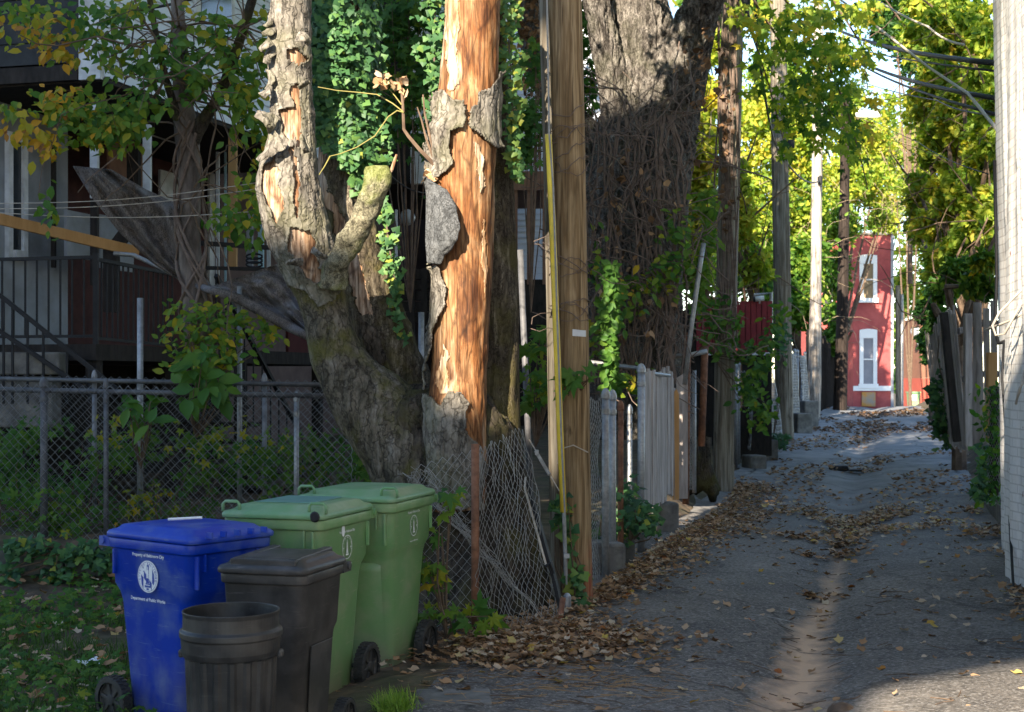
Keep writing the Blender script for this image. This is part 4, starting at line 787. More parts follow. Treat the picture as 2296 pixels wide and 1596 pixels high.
for k,(u,v,Y,s_,lb) in enumerate(((1690,1010,24,(.3,.4,.25),'squared concrete block under the bluish chain link'),(1715,1000,26,(.3,.5,.4),'second concrete block, nearer the third pole'),(1790,955,34,(.4,.7,.5),'pale rounded concrete lump past the third pole'),(1806,945,37,(.4,.7,.7),'upright concrete slab before the silver pole'),(1352,1300,12.2,(.3,.35,.3),'rough broken concrete lump at the foot of the twin posts'),(1378,1290,12.9,(.3,.3,.25),'smaller broken concrete lump beside the leaf pile'),(1490,1150,15.5,(.25,.25,.35),'concrete footing under the grey boards'))):
    mb=MB(); p=P(u,v,Y); p[2]=gz(p[0],p[1])+s_[2]/2-.03; mb.box(p,s_,.26); tag(mb.build('concrete_block',m_conc,bevel=.03),lb,'concrete block')
# picket/ board remnants between p4 and p5
mb=MB(); y=42.
while y<60: mb.box((XL(y)-.2,y,1.7+.1*rng.normal()),(.05,.28,2.6)); y+=.3
tag(mb.build('board_fence',m_darkwood),'dark board fence between the silver pole and the blackish pole','fence')
# red shed with camera, white rail
rs=thing('red_shed','dark red board shed wall behind the vine covered pole','shed',P(1690,800,25)); mb=MB(); m_red=Mt('dark_red_boards',[(.16,.018,.022),(.24,.03,.035)],4,rough=.75,bs=.2)
x0=P(1560,0,25)[0]; x1=P(1731,0,25)[0]; k=14
for i in range(k): mb.box((x0+(i+.5)*(x1-x0)/k,25+.006*(i%2),2.55),((x1-x0)/k-.012,.06,.95))
mb.build('wall',m_red,rs); mb=MB(); mb.box8((x0,25.06,.3),(x1-x0,0,0),(0,2,0),(0,0,2.65)); mb.build('lower_wall',m_darkwood,rs)
mb=MB(); mb.box(((x0+x1)/2,24.93,2.1),(x1-x0,.05,.05)); mb.build('white_rail',m_white,rs)
scm=thing('security_camera','small white security camera on top of the red shed','camera',P(1700,682,25)); mb=MB(); mb.tube([P(1690,671,24.9),P(1712,668,24.9)],.045,12); mb.build('housing',m_white,scm,smooth=True); mb=MB(); mb.tube([P(1688.5,671,24.89),P(1692,670.6,24.89)],.05,12); mb.build('lens',m_cable,scm); mb=MB(); mb.beam(P(1702,682,25),P(1703,672,24.95),.03,.03); mb.build('bracket',m_white,scm)
mb=MB(); mb.tube([P(1728,770,25.5),P(1728,657,25.5),P(1690,662,25.5)],.035,8); tag(mb.build('pipe_frame',m_galv),'grey pipe frame at the right end of the red shed','pipe')
# ---- right side: painted brick building
d_=np.array((.2543,.9671,0)); nrm_=np.array((-.9671,.2543,0)); c0=np.array((4.665,13.5,0))
m_pb,t,b=nt('painted_brick'); uvn=t.nodes.new('ShaderNodeUVMap'); br=t.nodes.new('ShaderNodeTexBrick'); t.links.new(uvn.outputs[0],br.inputs[0])
br.inputs['Scale'].default_value=1; br.inputs['Brick Width'].default_value=.215; br.inputs['Row Height'].default_value=.075; br.inputs['Mortar Size'].default_value=.007; br.inputs['Mortar Smooth'].default_value=.3
br.inputs['Color1'].default_value=(.74,.71,.67,1); br.inputs['Color2'].default_value=(.80,.77,.73,1); br.inputs['Mortar'].default_value=(.58,.55,.51,1)
tc=t.nodes.new('ShaderNodeTexCoord').outputs['Object']; c=mixc(t,br.outputs['Color'],(.30,.27,.24),math2(t,'MULTIPLY',ramp(t,[(0,0,0,.52),(1,1,1,.72)],noise(t,tc,3,6)),.5))
c=mixc(t,c,(.28,.10,.06),ramp(t,[(0,0,0,.70),(1,1,1,.72)],noise(t,tc,5,3)))
t.links.new(c,b.inputs['Base Color']); b.inputs['Roughness'].default_value=.7
bump(t,b,br.outputs['Fac'],-.9,.012,bump(t,b,noise(t,tc,25,5),.4,.01))
bb=thing('brick_building','pale painted brick building with sunlit streaks at the right edge of the alley','building',c0)
sg=np.arange(-15.5,0.001,.035); zg=np.concatenate([np.arange(-.3,6.2,.075),[7.5,9.]])
Sg,Zg=np.meshgrid(sg,zg,indexing='ij'); row=np.floor(Zg/.075)
rel=.075*fbm(np.stack([Sg*2.1,Zg*.13,Zg*0],-1),61,2)+.012*fbm(np.stack([Sg*9,Zg*.2,Zg*0],-1),66,2)+.004*vnoise(np.stack([Sg*2,row*7.3,Zg*0],-1),63)
G=c0+Sg[...,None]*d_+rel[...,None]*nrm_+np.stack([-.018*Zg,0*Sg,Zg],-1)
wm=MB().grid(G[::-1]); wo=wm.build('side_wall',m_pb,bb)
uvl=wo.data.uv_layers.new(name='UVMap'); vi=np.empty(len(wo.data.loops),np.int32); wo.data.loops.foreach_get('vertex_index',vi)
uvv=np.stack([Sg[::-1].ravel(),Zg.ravel()],1)[vi]; uvl.data.foreach_set('uv',uvv.ravel().astype(np.float32))
mb=MB(); mb.box8(c0+np.array((.02,0,-.3))-.10*nrm_,-nrm_*6,d_*-.05,(-.16,0,9.3)); mb.build('rear_wall',m_pb,bb)
mb=MB(); mb.tube([c0+np.array((-.03,-.03,z)) for z in (9,5,4.3)],.01,6); mb.tube([P(2229,360,13.3),P(2232,520,13.2),P(2234,620,13.1),P(2230,740,13.0),P(2238,770,12.9),P(2252,765,12.8)],.016,8); mb.tube([P(2250,765,12.7),P(2246,850,12.6),P(2253,950,12.5),P(2262,1150,12.0),P(2272,1330,11.2),P(2282,1460,9.5)],.012,8)
mb.build('conduit',m_cable,bb,smooth=True)
mb=MB(); mb.box8(P(2264,890,12.2),(-.03,0,0),(.02,.06,0),(0,0,-.28)); mb.build('junction_box',m_white,bb,bevel=.01)
def cbt(pts,r,lb): tag(MB().tube(pts,r,8).build('loose_cable',m_lcable,smooth=True),lb,'cable',group='loose cables on the painted brick wall')
cbt([P(2208,740,11.6),P(2240,728,11.4),P(2270,716,11.2),P(2310,690,11.)],.011,'straight cut end of pale cable sticking out from the painted wall')
cbt([P(2310,630,11),P(2275,665,11.2),P(2240,700,11.3),P(2224,730,11.3),P(2232,752,11.3),P(2252,748,11.2),P(2275,705,11.1),P(2300,660,11)],.010,'large hanging loop of pale cable on the painted wall')
cbt([P(2295,830,11.),P(2285,880,11),P(2277,905,11),P(2285,870,10.95),P(2298,850,10.9)],.009,'small lower loop of pale cable at the picture edge')
# kerb, pier and blocks on the right edge
XR=lambda y:xc(y)+1.82
for y0,y1,h,w_,lb in ((13.7,14.7,.5,.35,'tall concrete block against the brick building corner'),(14.8,16.8,.22,.45,'low concrete kerb with ivy on the right edge'),(16.9,19.2,.28,.5,'long weathered concrete kerb before the leaning fence'),(19.3,20.4,.62,.6,'broken concrete pier under the brown fence post')):
    mb=MB(); p=np.array((XR(y0)+w_/2+.05,y0,0)); mb.box8((XR(y0)+.02,y0,zb(y0)-.1),(.2543*(y1-y0),y1-y0,0),(w_,-.25*w_,0),(0,0,h+.1)); tag(mb.build('concrete_kerb',m_conc,bevel=.03),lb,'kerb')
# leaning wooden fence on the right
rf=thing('wooden_fence','leaning grey wooden board fence with brown posts on the right of the alley','fence',P(2170,1000,20))
def fpanel(A_,B_,z0,z1,nb,lean,name,sag=0):
    A_=np.array(A_,float);B_=np.array(B_,float); dd=B_-A_; L=np.linalg.norm(dd); nn=np.array((dd[1],-dd[0],0))/L
    mb=MB()
    for i in range(nb):
        p=A_+dd*((i+.04)/nb); mb.box8(p+np.array((0,0,z0+.03*rng.normal())),dd/nb*.94,nn*.02,np.array((lean[0]+.02*rng.normal(),lean[1],z1-z0+.04*rng.normal()-sag*i/nb)))
    mb.build('boards',m_greywood,rf,bevel=.003)
    for zz in (.12,.5,.86):
        mb=MB(); q=np.array((lean[0],lean[1],z1-z0))*zz+np.array((0,0,z0)); mb.beam(A_+q-nn*.05,B_+q-nn*.05-np.array((0,0,sag*.6)),.04,.09); mb.build('rail',m_greywood,rf)
fpanel((6.5,20.1,0),(6.95,19.75,0),.75,2.72,6,(0,0),'a'); fpanel((8.1,27.2,0),(6.55,20.4,0),.6,2.55,44,(-.18,0),'b',-.15)
for u,v0,v1,Y,w_,m_,ln in ((2169,703,1000,19.9,.10,m_greywood,0),(2145,700,990,20.4,.10,m_darkwood,-30),(2222,790,985,17.8,.11,m_newwood,0)):
    mb=MB(); mb.beam(P(u,v1,Y),P(u+ln,v0,Y),w_,w_); mb.build('post',m_,rf,bevel=.006)
vp=thing('vine_post','chain link post wrapped in vines beside the brick corner','post',P(2228,1100,15)); 
mb=MB(); mb.tube([P(2228,1110,15),P(2228,866,15)],.05,8); mb.build('post',m_darkwood,vp); chain(lambda s,t:P(2212+s*75,868+t*180,14.95),.4,1.2,m_wired,'chain_mesh',vp,pitch=.07,r=.004)
c=np.stack([rng.normal(P(2226,0,14.9)[0],.10,700),rng.normal(14.85,.08,700),rng.uniform(.35,1.6,700)],1)[:300]; leaves('leaves',c,.075,m_leaf,OVAL,.3,parent=vp,hj=.15)
# ---- red house at the end
rh=thing('red_house','narrow red painted house with two tall white framed windows at the alley end','house',(16.2,64,.3))
m_rh=Mt('red_paint_wall',[(.36,.075,.07),(.47,.11,.10)],3.5,rough=.85,bs=.5,bd=.02,dirt=(.22,.04,.045),dscale=.8,damt=.7)
m_wt=Mt('bright_white_trim',[(.78,.78,.78),(.84,.84,.84)],3,rough=.6,bs=0)
xa,xb=P(1912,0,64)[0],P(1996,0,64)[0]; zt=P(0,527,64)[2]
mb=MB(); mb.box8((xa,64,-.5),(xb-xa,0,0),(0,9,0),(0,0,zt+.5)); mb.build('wall',m_rh,rh)
mb=MB(); mb.box8((xa-.75,67.5,-.5),(.74,0,0),(0,6,0),(0,0,zt+.3)); mb.build('wing_wall',m_rh,rh)
mb=MB(); mb.box8((xb+.005,63.95,-.5),(.12,0,0),(0,9,0),(0,0,zt+.55)); mb.build('corner_trim',Mt('grey_trim',[(.3,.3,.32),(.36,.36,.38)],2,bs=0),rh)
mb=MB(); mb.box8((xa-.05,63.9,zt+.005),(xb-xa+.1,0,0),(0,9,0),(0,0,.12)); mb.build('roof',m_conc,rh)
zr=lambda v:P(0,v,63.9)[2]; xr=lambda u:P(u,0,63.9)[0]
def rwin(u0,u1,v0,v1,board=None):
    x0,x1,z1,z0=xr(u0),xr(u1),zr(v0),zr(v1); wx=.17
    f=MB(); arch=[(x0+(x1-x0)*i/10,z1-.05+.05*math.sin(PI*i/10)) for i in range(11)]
    f.prism([(x,63.9,z) for x,z in [(x0,z1-.42)]+arch+[(x1,z1-.42)]][::-1],(0,.08,0)); f.box8((x0,63.9,z0),(wx,0,0),(0,.08,0),(0,0,z1-.425-z0)); f.box8((x1-wx,63.9,z0),(wx,0,0),(0,.08,0),(0,0,z1-.425-z0)); f.box8((x0-.05,63.85,z0-.205),(x1-x0+.1,0,0),(0,.12,0),(0,0,.2))
    fo=f.build('window',m_wt,rh); p=MB(); p.box8((x0+wx,63.97,z0),(x1-x0-2*wx,0,0),(0,.02,0),(0,0,z1-.425-z0)); p.build('pane',board or m_glass,fo)
    q=MB(); q.box8((x0+wx,63.93,z0+(z1-.42-z0)*.52),(x1-x0-2*wx,0,0),(0,.035,0),(0,0,.06)); q.build('sash_bar',m_wt,fo)
rwin(1927,1966,570,668,Mt('tan_blind',[(.20,.14,.08),(.26,.19,.11)],2,bs=0)); rwin(1927,1966,737,860,Mt('grey_curtain',[(.2,.2,.23),(.3,.3,.33)],2,bs=0))
x0,x1=xr(1932),xr(1962); f=MB(); f.box8((x0,63.88,zr(911)),(x1-x0,0,0),(0,.1,0),(0,0,zr(879)-zr(911))); f.build('boarded_opening',Mt('peeling_orange_board',[(.25,.10,.03),(.5,.24,.06),(.3,.25,.2)],2.2,bs=.1),rh)
f=MB(); f.box8((xa,63.9,zr(876)),(xb-xa,0,0),(0,.09,0),(0,0,.22)); f.build('band',m_wt,rh)
f=MB(); f.box8((xr(1930),63.92,zr(866)+.005),(xr(1963)-xr(1930),0,0),(0,.07,0),(0,0,.08)); 
mb=MB(); x0=xa-1.5; 
f=MB(); f.box8((xa-.62,67.4,4.6),(.5,0,0),(0,.09,0),(0,0,1.9)); fo=f.build('window',m_wt,rh); f=MB(); f.box8((xa-.54,67.36,4.75),(.34,0,0),(0,.03,0),(0,0,1.6)); f.build('pane',m_glass,fo)
mb=MB(); 
for u,r,v0 in ((2012,.10,640),(2021,.08,660)): 
    mb=MB(); mb.tube([P(u,912,66.5),P(u,v0,66.5)],r,10); tag(mb.build('drain_pipe',m_poleg if u==2012 else m_galv),'brown upright post close to the red house corner' if u==2012 else 'grey upright pipe right of the brown post','post')
fc=thing('wheeled_bin','tiny green bin with a white patch far down the alley','wheeled bin',P(2050,906,92)); mb=MB(); p=P(2050,906,92); mb.prism([p+(-.3,0,-.1),p+(.3,0,-.1),p+(.37,0,.72),p+(-.37,0,.72)],(0,.6,0)); mb.build('body',gm,fc); mb=MB(); mb.box(p+np.array((0,.3,.77)),(.8,.75,.08)); mb.build('lid',gl,fc); mb=MB(); mb.box(p+np.array((-.08,-.03,.42)),(.38,.03,.38)); mb.build('white_patch',m_print,fc)
bh=thing('brown_house','small brown brick house with a red lower wall far down the alley','house',P(2075,905,95)); p0=P(2063,908,95); p1_=P(2086,908,95)
mb=MB(); mb.box8(p0+np.array((0,0,-.4)),(p1_[0]-p0[0],0,0),(0,6,0),(0,0,2.2)); mb.build('lower_wall',Mt('orange_red_paint',[(.30,.06,.04),(.38,.08,.05)],2,bs=0),bh); mb=MB(); mb.box8(p0+np.array((0,0,1.805)),(p1_[0]-p0[0],0,0),(0,6,0),(0,0,4.)); mb.build('wall',Mt('brown_brick_far',[(.16,.07,.045),(.22,.10,.06)],2,bs=0),bh); mb=MB(); mb.prism([p0+(-.3,-.6,3.9),p0+(-.3,0,4.25),p0+(1.2,0,4.25),p0+(1.2,-.6,3.9)],(0,0,.08)); mb.build('porch_roof',m_white,bh)
sd=thing('satellite_dish','grey satellite dish on the brown house','satellite dish',P(2052,745,94.5)); mb=MB(); th_=np.linspace(0,1,8); A3=np.array(((1,0,0),(0,.4,-.9),(0,.9,.4)),float); mb.lathe([(.001,0.)]+[(.36*q,.09*q*q) for q in th_[1:]],P(2052,745,94.),16,M=A3); mb.build('dish',m_galv,sd,smooth=True); mb=MB(); mb.beam(P(2053,748,94.2),P(2063,760,94.8),.05,.05); mb.build('arm',m_galv,sd)
mb=MB(); mb.tube([P(1930,252,47),P(1935,262,47)],.05,8)
sl_=thing('street_light','flat white street lamp head on a pole beyond the trees','street lamp',P(1945,600,60)); mb=MB(); mb.tube([P(1890,900,60.),P(1890,280,60),P(1893,250,60),P(1920,244,60)],[.13,.1,.06,.05],8); mb.build('pole',m_galv,sl_); mb=MB(); mb.tube([P(1918,258,60),P(1925,256,60),P(1965,258,60),P(1975,260,60)],[.08,.17,.17,.06],10); mb.build('lamp_head',m_wt,sl_,smooth=True)
# ================================================================ row houses on the left (local frame: s along the row, o towards the alley)
HO=np.array((-4.63,16.,0)); hd_=np.array((.2563,.9666,0)); hn=np.array((.9666,-.2563,0))
def Hp(s,o,z): return HO+s*hd_+o*hn+np.array((0,0,z))
def hb(mb,s0,s1,o0,o1,z0,z1,m=0): return mb.box8(Hp(s0,o0,z0),hd_*(s1-s0),hn*(o1-o0),(0,0,z1-z0),m)
def sidmat(name,cols,dirt):
    return Mt(name,cols,3,rough=.55,bs=.08,dirt=dirt,dscale=1.5,damt=.35)
m_sidw=sidmat('white_vinyl_siding',[(.60,.63,.68),(.68,.71,.76)],(.40,.42,.46)); m_sidt=sidmat('pale_teal_siding',[(.34,.50,.55),(.40,.56,.61)],(.24,.36,.40))
def siding(mb,s0,s1,o,z0,z1,ex=.115):
    z=z0
    while z<z1-.01:
        h=min(ex,z1-z); a=Hp(s0,o,z); mb.prism([a,a+hn*.022,a+hn*.004+np.array((0,0,h-.002)),a+np.array((0,0,h-.002))],hd_*(s1-s0)); z+=ex
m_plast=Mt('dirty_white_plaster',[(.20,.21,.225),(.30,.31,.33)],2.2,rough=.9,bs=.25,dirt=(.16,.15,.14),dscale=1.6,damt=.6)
m_shing=Mt('dark_shingles',[(.018,.02,.022),(.045,.047,.05)],5,rough=.9,bs=.4)
h1=thing('row_house','white sided row house with an upper storey overhanging a cluttered dark porch','house',Hp(3,-2,0))
mb=MB(); siding(mb,.02,7.,0,5.09,8.6); mb.build('siding',m_sidw,h1)
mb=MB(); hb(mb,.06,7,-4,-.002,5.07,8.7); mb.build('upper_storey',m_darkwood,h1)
mb=MB(); 
for k in range(14): hb(mb,-.03-.01*(k%2),.02,-4,-.02,5.25+k*.25,5.25+k*.25+.242)
mb.build('shingle_end_wall',m_shing,h1)
mb=MB(); hb(mb,-.07,.0,-4,-.25,5.04,5.22); mb.build('fascia',m_darkwood,h1); mb=MB(); hb(mb,-.06,.03,-.24,.03,5.04,8.6); mb.build('corner_trim',m_white,h1)
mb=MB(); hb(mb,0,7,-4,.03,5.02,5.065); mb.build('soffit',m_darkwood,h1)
for s0 in (2.2,4.6):
    mb=MB(); hb(mb,s0,s0+1.1,.0,.05,6.1,8.3); q=mb.build('window',m_white,h1); mb=MB(); hb(mb,s0+.12,s0+.98,.045,.06,6.22,8.18); mb.build('pane',m_glass,q)
# wall behind the porch: plaster, window, brick, white panels
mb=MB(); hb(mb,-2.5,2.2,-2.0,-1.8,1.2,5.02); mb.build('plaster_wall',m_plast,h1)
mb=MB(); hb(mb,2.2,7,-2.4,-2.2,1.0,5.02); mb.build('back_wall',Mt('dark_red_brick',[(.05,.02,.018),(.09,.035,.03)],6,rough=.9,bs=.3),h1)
def Hu(u,o):
    """s at which picture column u meets the vertical plane at offset o"""
    k=(u-CX)/FS; q=HO+o*hn; return (k*q[1]-q[0])/(hd_[0]-k*hd_[1])
s0,s1=Hu(22,-1.79),Hu(46,-1.79); Yw=Hp(s0,-1.79,0)[1]; zt,zb_=CZ+(844-315)/FS*Yw,CZ+(844-560)/FS*Yw
mb=MB(); hb(mb,s0-.09,s0,-1.8,-1.74,zb_-.1,zt+.1); hb(mb,s1,s1+.09,-1.8,-1.74,zb_-.1,zt+.1); hb(mb,s0,s1,-1.8,-1.74,zt,zt+.1); hb(mb,s0,s1,-1.8,-1.70,zb_-.1,zb_); q=mb.build('window',m_white,h1)
mb=MB(); hb(mb,s0,s1,-1.79,-1.78,zb_,zt); mb.build('pane',m_glass,q)
def upost(u,v0,v1,w_,mat,nm,o=0,par=None,d=.0):
    s=Hu(u,o); p=Hp(s,o,0); z1=CZ+(844-v0)/FS*p[1]; z0=CZ+(844-v1)/FS*p[1]
    mb=MB(); wd=w_/FS*p[1]; mb.box((p[0],p[1],(z0+z1)/2),(wd,wd if d==0 else d,z1-z0),.0); return mb.build(nm,mat,par or h1,bevel=.005)
for u,v0,v1,w_,mt_,o in ((212,236,445,17,m_white,-.1),(330,280,560,17,m_white,-.15),(522,300,600,18,m_newwood,-.1),(415,300,520,9,m_white,-1.0),(300,330,480,26,m_darkwood,-.9),(120,300,600,10,m_darkwood,-1.7),(212,440,640,16,m_darkwood,-.12),(488,340,640,8,m_white,-.8),(505,340,640,5,m_sidt,-.9),(560,480,600,14,m_plast,-.5),(585,470,600,12,m_sidt,-.5),(602,470,600,8,m_white,-.5)): upost(u,v0,v1,w_,mt_,'porch_post',o)
for u0,u1,v0,v1,o,mt_ in ((150,205,470,575,-1.2,m_plast),(225,300,480,600,-1.1,m_plast),(245,320,300,400,-1.6,m_brownwood),(300,420,250,290,-1.2,m_white),(360,400,380,470,-1.9,m_white),(470,500,330,640,-2.1,m_white)):
    a=Hp(Hu(u0,o),o,0); b_=Hp(Hu(u1,o),o,0); z1=CZ+(844-v0)/FS*a[1]; z0=CZ+(844-v1)/FS*a[1]
    mb=MB(); mb.box8((a[0],a[1],z0),(b_-a),(-hn*.04),(0,0,z1-z0)); mb.build('porch_panel',mt_,h1)
# porch deck, stairs, railings
pdk=thing('porch_deck','dark wooden porch deck with black iron railing below the white sided house','porch',Hp(-1,0,1))
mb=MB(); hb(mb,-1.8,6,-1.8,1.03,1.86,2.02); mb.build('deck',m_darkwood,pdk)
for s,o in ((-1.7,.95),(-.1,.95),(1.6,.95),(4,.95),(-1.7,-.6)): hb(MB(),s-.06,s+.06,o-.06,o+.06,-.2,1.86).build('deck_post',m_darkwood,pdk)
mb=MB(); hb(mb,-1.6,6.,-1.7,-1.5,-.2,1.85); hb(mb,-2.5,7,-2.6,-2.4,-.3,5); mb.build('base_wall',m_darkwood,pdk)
def rail(mb,A_,B_,zl,zh,n,r=.011):
    A_=np.array(A_,float);B_=np.array(B_,float)
    mb.beam(A_+(0,0,zh),B_+(0,0,zh),.035,.035); mb.beam(A_+(0,0,zl),B_+(0,0,zl),.03,.03)
    for i in range(n+1): p=A_+(B_-A_)*i/n; mb.beam(p+(0,0,zl),p+(0,0,zh),.017,.017,up=(0,1,0))
mb=MB(); z0=np.array((0,0,0)); rail(mb,Hp(-1.75,-3.5,2.02),Hp(-1.75,1.0,2.02),.08,.86,34); rail(mb,Hp(-1.75,1.0,2.02),Hp(-.2,1.0,1.98),.06,.84,15); mb.beam(Hp(-1.75,1,2.),Hp(-1.75,1,2.92),.05,.05,up=(0,1,0)); mb.build('railing',m_black,pdk)
st_=thing('porch_stairs','dark stair flight with sloping blue-black handrail going down from the porch','stairs',Hp(1,1.5,1))
mb=MB()
for k in range(8): hb(mb,-.1+.27*k,.2+.27*k,.55,1.5,1.75-.21*k,1.80-.21*k)
mb.build('tread',m_darkwood,st_)
mb=MB(); 
A_,B_=Hp(-.15,1.5,2.80),Hp(2.2,1.5,.95); mb.beam(A_,B_,.045,.045)
for i in range(11): p=A_+(B_-A_)*i/10; mb.beam(p,p-(0,0,.95),.016,.016,up=(0,1,0))
mb.build('handrail',m_black,st_)
s2=thing('porch_stairs','nearer black stair railing sloping down behind the fence at the left edge','stairs',P(100,760,13.8))
mb=MB(); 
for a,b_ in (((-40,630),(262,872)),((-40,715),(195,875))):
    p,q=P(a[0],a[1],13.7),P(b_[0],b_[1],13.7); mb.beam(p,q,.04,.04)
for u,vt in ((8,670),(28,685),(62,712),(97,740),(150,782),(200,822)): mb.beam(P(u,vt,13.72),P(u,905,13.72),.02,.02,up=(0,1,0))
mb.build('handrail',m_black,s2)
mb=MB(); mb.box(P(40,815,13.9),(.9,.3,.22)); mb.box(P(60,900,14.0),(.6,.3,.5)); tag(mb.build('concrete_block',m_conc,bevel=.02),'grey planter block behind the fence at far left','concrete block')
mb=MB(); mb.beam(P(-30,484,13.6),P(310,565,14.9),.04,.11); tag(mb.build('lumber_beam',m_newwood,bevel=.004),'long orange lumber board sloping across the porch front','board')
mb=MB(); mb.beam(P(250,565,15.),P(295,505,15.),.12,.12); mb.beam(P(250,560,14.9),P(250,700,14.9),.14,.14,up=(0,1,0)); tag(mb.build('timber_post',m_darkwood),'dark timber post bracing the orange board','post')
mb=MB(); mb.tube([P(255,568,14.6),P(300,572,14.6),P(380,610,14.4),P(450,640,14.3),P(538,652,14.2)],.024,10); tag(mb.build('conduit_pipe',m_galv,smooth=True),'grey bent pipe running under the shade cloth to the metal post','pipe')
post('metal_post','rusty capless grey pipe post standing alone behind the fence','post',P(314,668,13.1),-.1,.028,m_galv,cap=False)
post('metal_post','grey pipe post at the end of the bent pipe near the shrub','post',P(537,642,13.2),-.1,.024,m_galv,cap=False)
for k,(a,b_) in enumerate((((-20,468),(600,420)),((-20,456),(600,406)),((-20,476),(620,470)))):
    p,q=P(*a,13.5),P(*b_,13.); n=16; mb=MB(); mb.tube([p+(q-p)*i/n-np.array((0,0,.06*math.sin(PI*i/n))) for i in range(n+1)],.004,5); tag(mb.build('clothes_line',m_lcable),['upper thin line strung across the yard in front of the porch','uppermost thin line strung across the yard','lowest nearly level line strung across the yard'][k],'line')
# shade cloth
m_cl,t,b=nt('shade_cloth'); tc=t.nodes.new('ShaderNodeTexCoord').outputs['Object']
c=ramp(t,[(.09,.074,.064,.35),(.16,.135,.12,.6)],noise(t,tc,3,5)); c=mixc(t,c,ramp(t,[(.5,.5,.5,.4),(1.25,1.25,1.25,.6)],noise(t,tc,60,2,(1,1,.3))),.6,'MULTIPLY')
c=mixc(t,c,(.27,.29,.34),ramp(t,[(0,0,0,.52),(1,1,1,.72)],noise(t,tc,1.1,3,(1,1,1.4)))); t.links.new(c,b.inputs['Base Color']); b.inputs['Roughness'].default_value=.9; b.inputs['Specular IOR Level'].default_value=.05  # bluish patches paint sky highlights into the cloth colour
tp_=t.nodes.new('ShaderNodeBsdfTransparent'); mx_=t.nodes.new('ShaderNodeMixShader'); t.links.new(math2(t,'MULTIPLY',ramp(t,[(0,0,0,.45),(1,1,1,.6)],noise(t,tc,160,1)),.30),mx_.inputs[0]); t.links.new(b.outputs[0],mx_.inputs[1]); t.links.new(tp_.outputs[0],mx_.inputs[2]); t.links.new(mx_.outputs[0],t.nodes['Material Output'].inputs[0])
def cloth(l,r_,Y0,Y1,name,label,seed,amp=.1):
    l=np.array(l,float); r_=np.array(r_,float)
    def f(a,b):
        k=a*(len(l)-1); I=lambda A,i:np.interp(k,np.arange(len(A)),A[:,i])
        u=I(l,0)*(1-b)+I(r_,0)*b; v=I(l,1)*(1-b)+I(r_,1)*b+10*np.sin(b*PI)*np.sin(a*PI)
        y=Y0+(Y1-Y0)*a+.03*np.sin(b*26+a*5)+amp*np.sin(b*9+a*3+fbm(np.stack([a*3,b*3,a*0],-1),seed)*2)*np.sin(PI*np.clip(b,.05,.95))+.05*fbm(np.stack([a*5,b*5,a*0],-1),seed+3)-.25*b
        return ((u-CX)/FS*y,y,CZ-(v-HV)/FS*y)
    Uu,Vv=np.meshgrid(np.linspace(0,1,70),np.linspace(0,1,50),indexing='ij'); o=MB().grid(np.stack(f(Uu,Vv),-1)).build(name,m_cl,smooth=True,solid=.004); return tag(o,label,'cloth')
cloth([(163,372),(205,442),(270,524),(340,588),(400,628),(462,655)],[(250,380),(328,425),(393,455),(400,505),(408,560),(474,640)],14.2,13.6,'shade_cloth','torn brown shade cloth sagging from the porch towards the thin tree',3)
cloth([(480,640),(540,660),(600,700),(660,735),(720,780)],[(640,585),(655,595),(675,615),(690,660),(712,730)],13.4,13.0,'shade_cloth','brown burlap shade cloth draped between the thin tree and the dead tree',9,.07)
mb=MB(); mb.tube([P(440,640,13.3),P(540,672,13.1),P(640,728,12.9),P(720,770,12.8)],[.03,.05,.05,.03],8); tag(mb.build('cloth_roll',m_cl,smooth=True),'rolled lower hem of shade cloth sloping down to the dead tree','cloth')
mb=MB(); mb.beam(P(450,545,15.5),P(616,556,16.),.05,.05); mb.beam(P(440,600,15.5),P(610,604,16),.05,.04); tag(mb.build('iron_railing',m_black),'black balcony rail right of the thin tree','railing')
o=thing('patio_chair','black wire patio chair on the balcony right of the thin tree','chair',P(570,610,16.2)); mb=MB()
for q in range(3): mb.tube([P(570+18*math.cos(k*PI/8),575+q*9+6*math.sin(k*PI/8),16.2) for k in range(17)],.012,6)
mb.build('backrest',m_black,o)
# second house (teal siding) and brown deck, dark yard clutter between the trunks
h2=thing('row_house','pale teal sided row house seen between the two big stems of the dead tree','house',Hp(11,0,0))
mb=MB(); siding(mb,8.2,13.5,1.2,4.95,10.5,.13); mb.build('siding',m_sidt,h2); mb=MB(); hb(mb,8.24,13.5,-3,1.195,4.93,10.6); mb.build('upper_storey',m_darkwood,h2)
mb=MB(); hb(mb,8.1,8.25,.9,1.25,4.9,10.5); mb.build('corner_trim',m_white,h2)
for s0 in (9.0,11.2):
    mb=MB(); hb(mb,s0,s0+1.0,1.2,1.26,6.2,8.6); q=mb.build('window',m_white,h2); mb=MB(); hb(mb,s0+.12,s0+.88,1.25,1.27,6.3,8.5); mb.build('pane',m_glass,q)
mb=MB(); hb(mb,7.0,34,-2.2,-2,.3,5.6); mb.build('back_wall',Mt('faded_pink_wall',[(.10,.065,.06),(.16,.11,.10)],3,bs=.1),h2); mb=MB(); hb(mb,9.6,10.5,-2,-1.95,2.,4.4); mb.build('door',Mt('dark_red_door',[(.06,.012,.014),(.09,.02,.02)],3,bs=0),h2)
for u,v0,v1,w_,mt_ in ((888,470,590,6,m_white),(905,430,650,4,m_black),(975,400,640,12,m_brownwood)): upost(u,v0,v1,w_,mt_,'porch_post',.9,h2)
mb=MB(); p=P(913,488,24); mb.lathe([(.001,-.14),(.1,-.1),(.14,0),(.1,.1),(.03,.14)],p,14); q=mb.build('porch_lamp',Mt('lamp_globe',[(.3,.3,.3),(.4,.4,.4)],3,rough=.3,bs=0),h2,smooth=True)
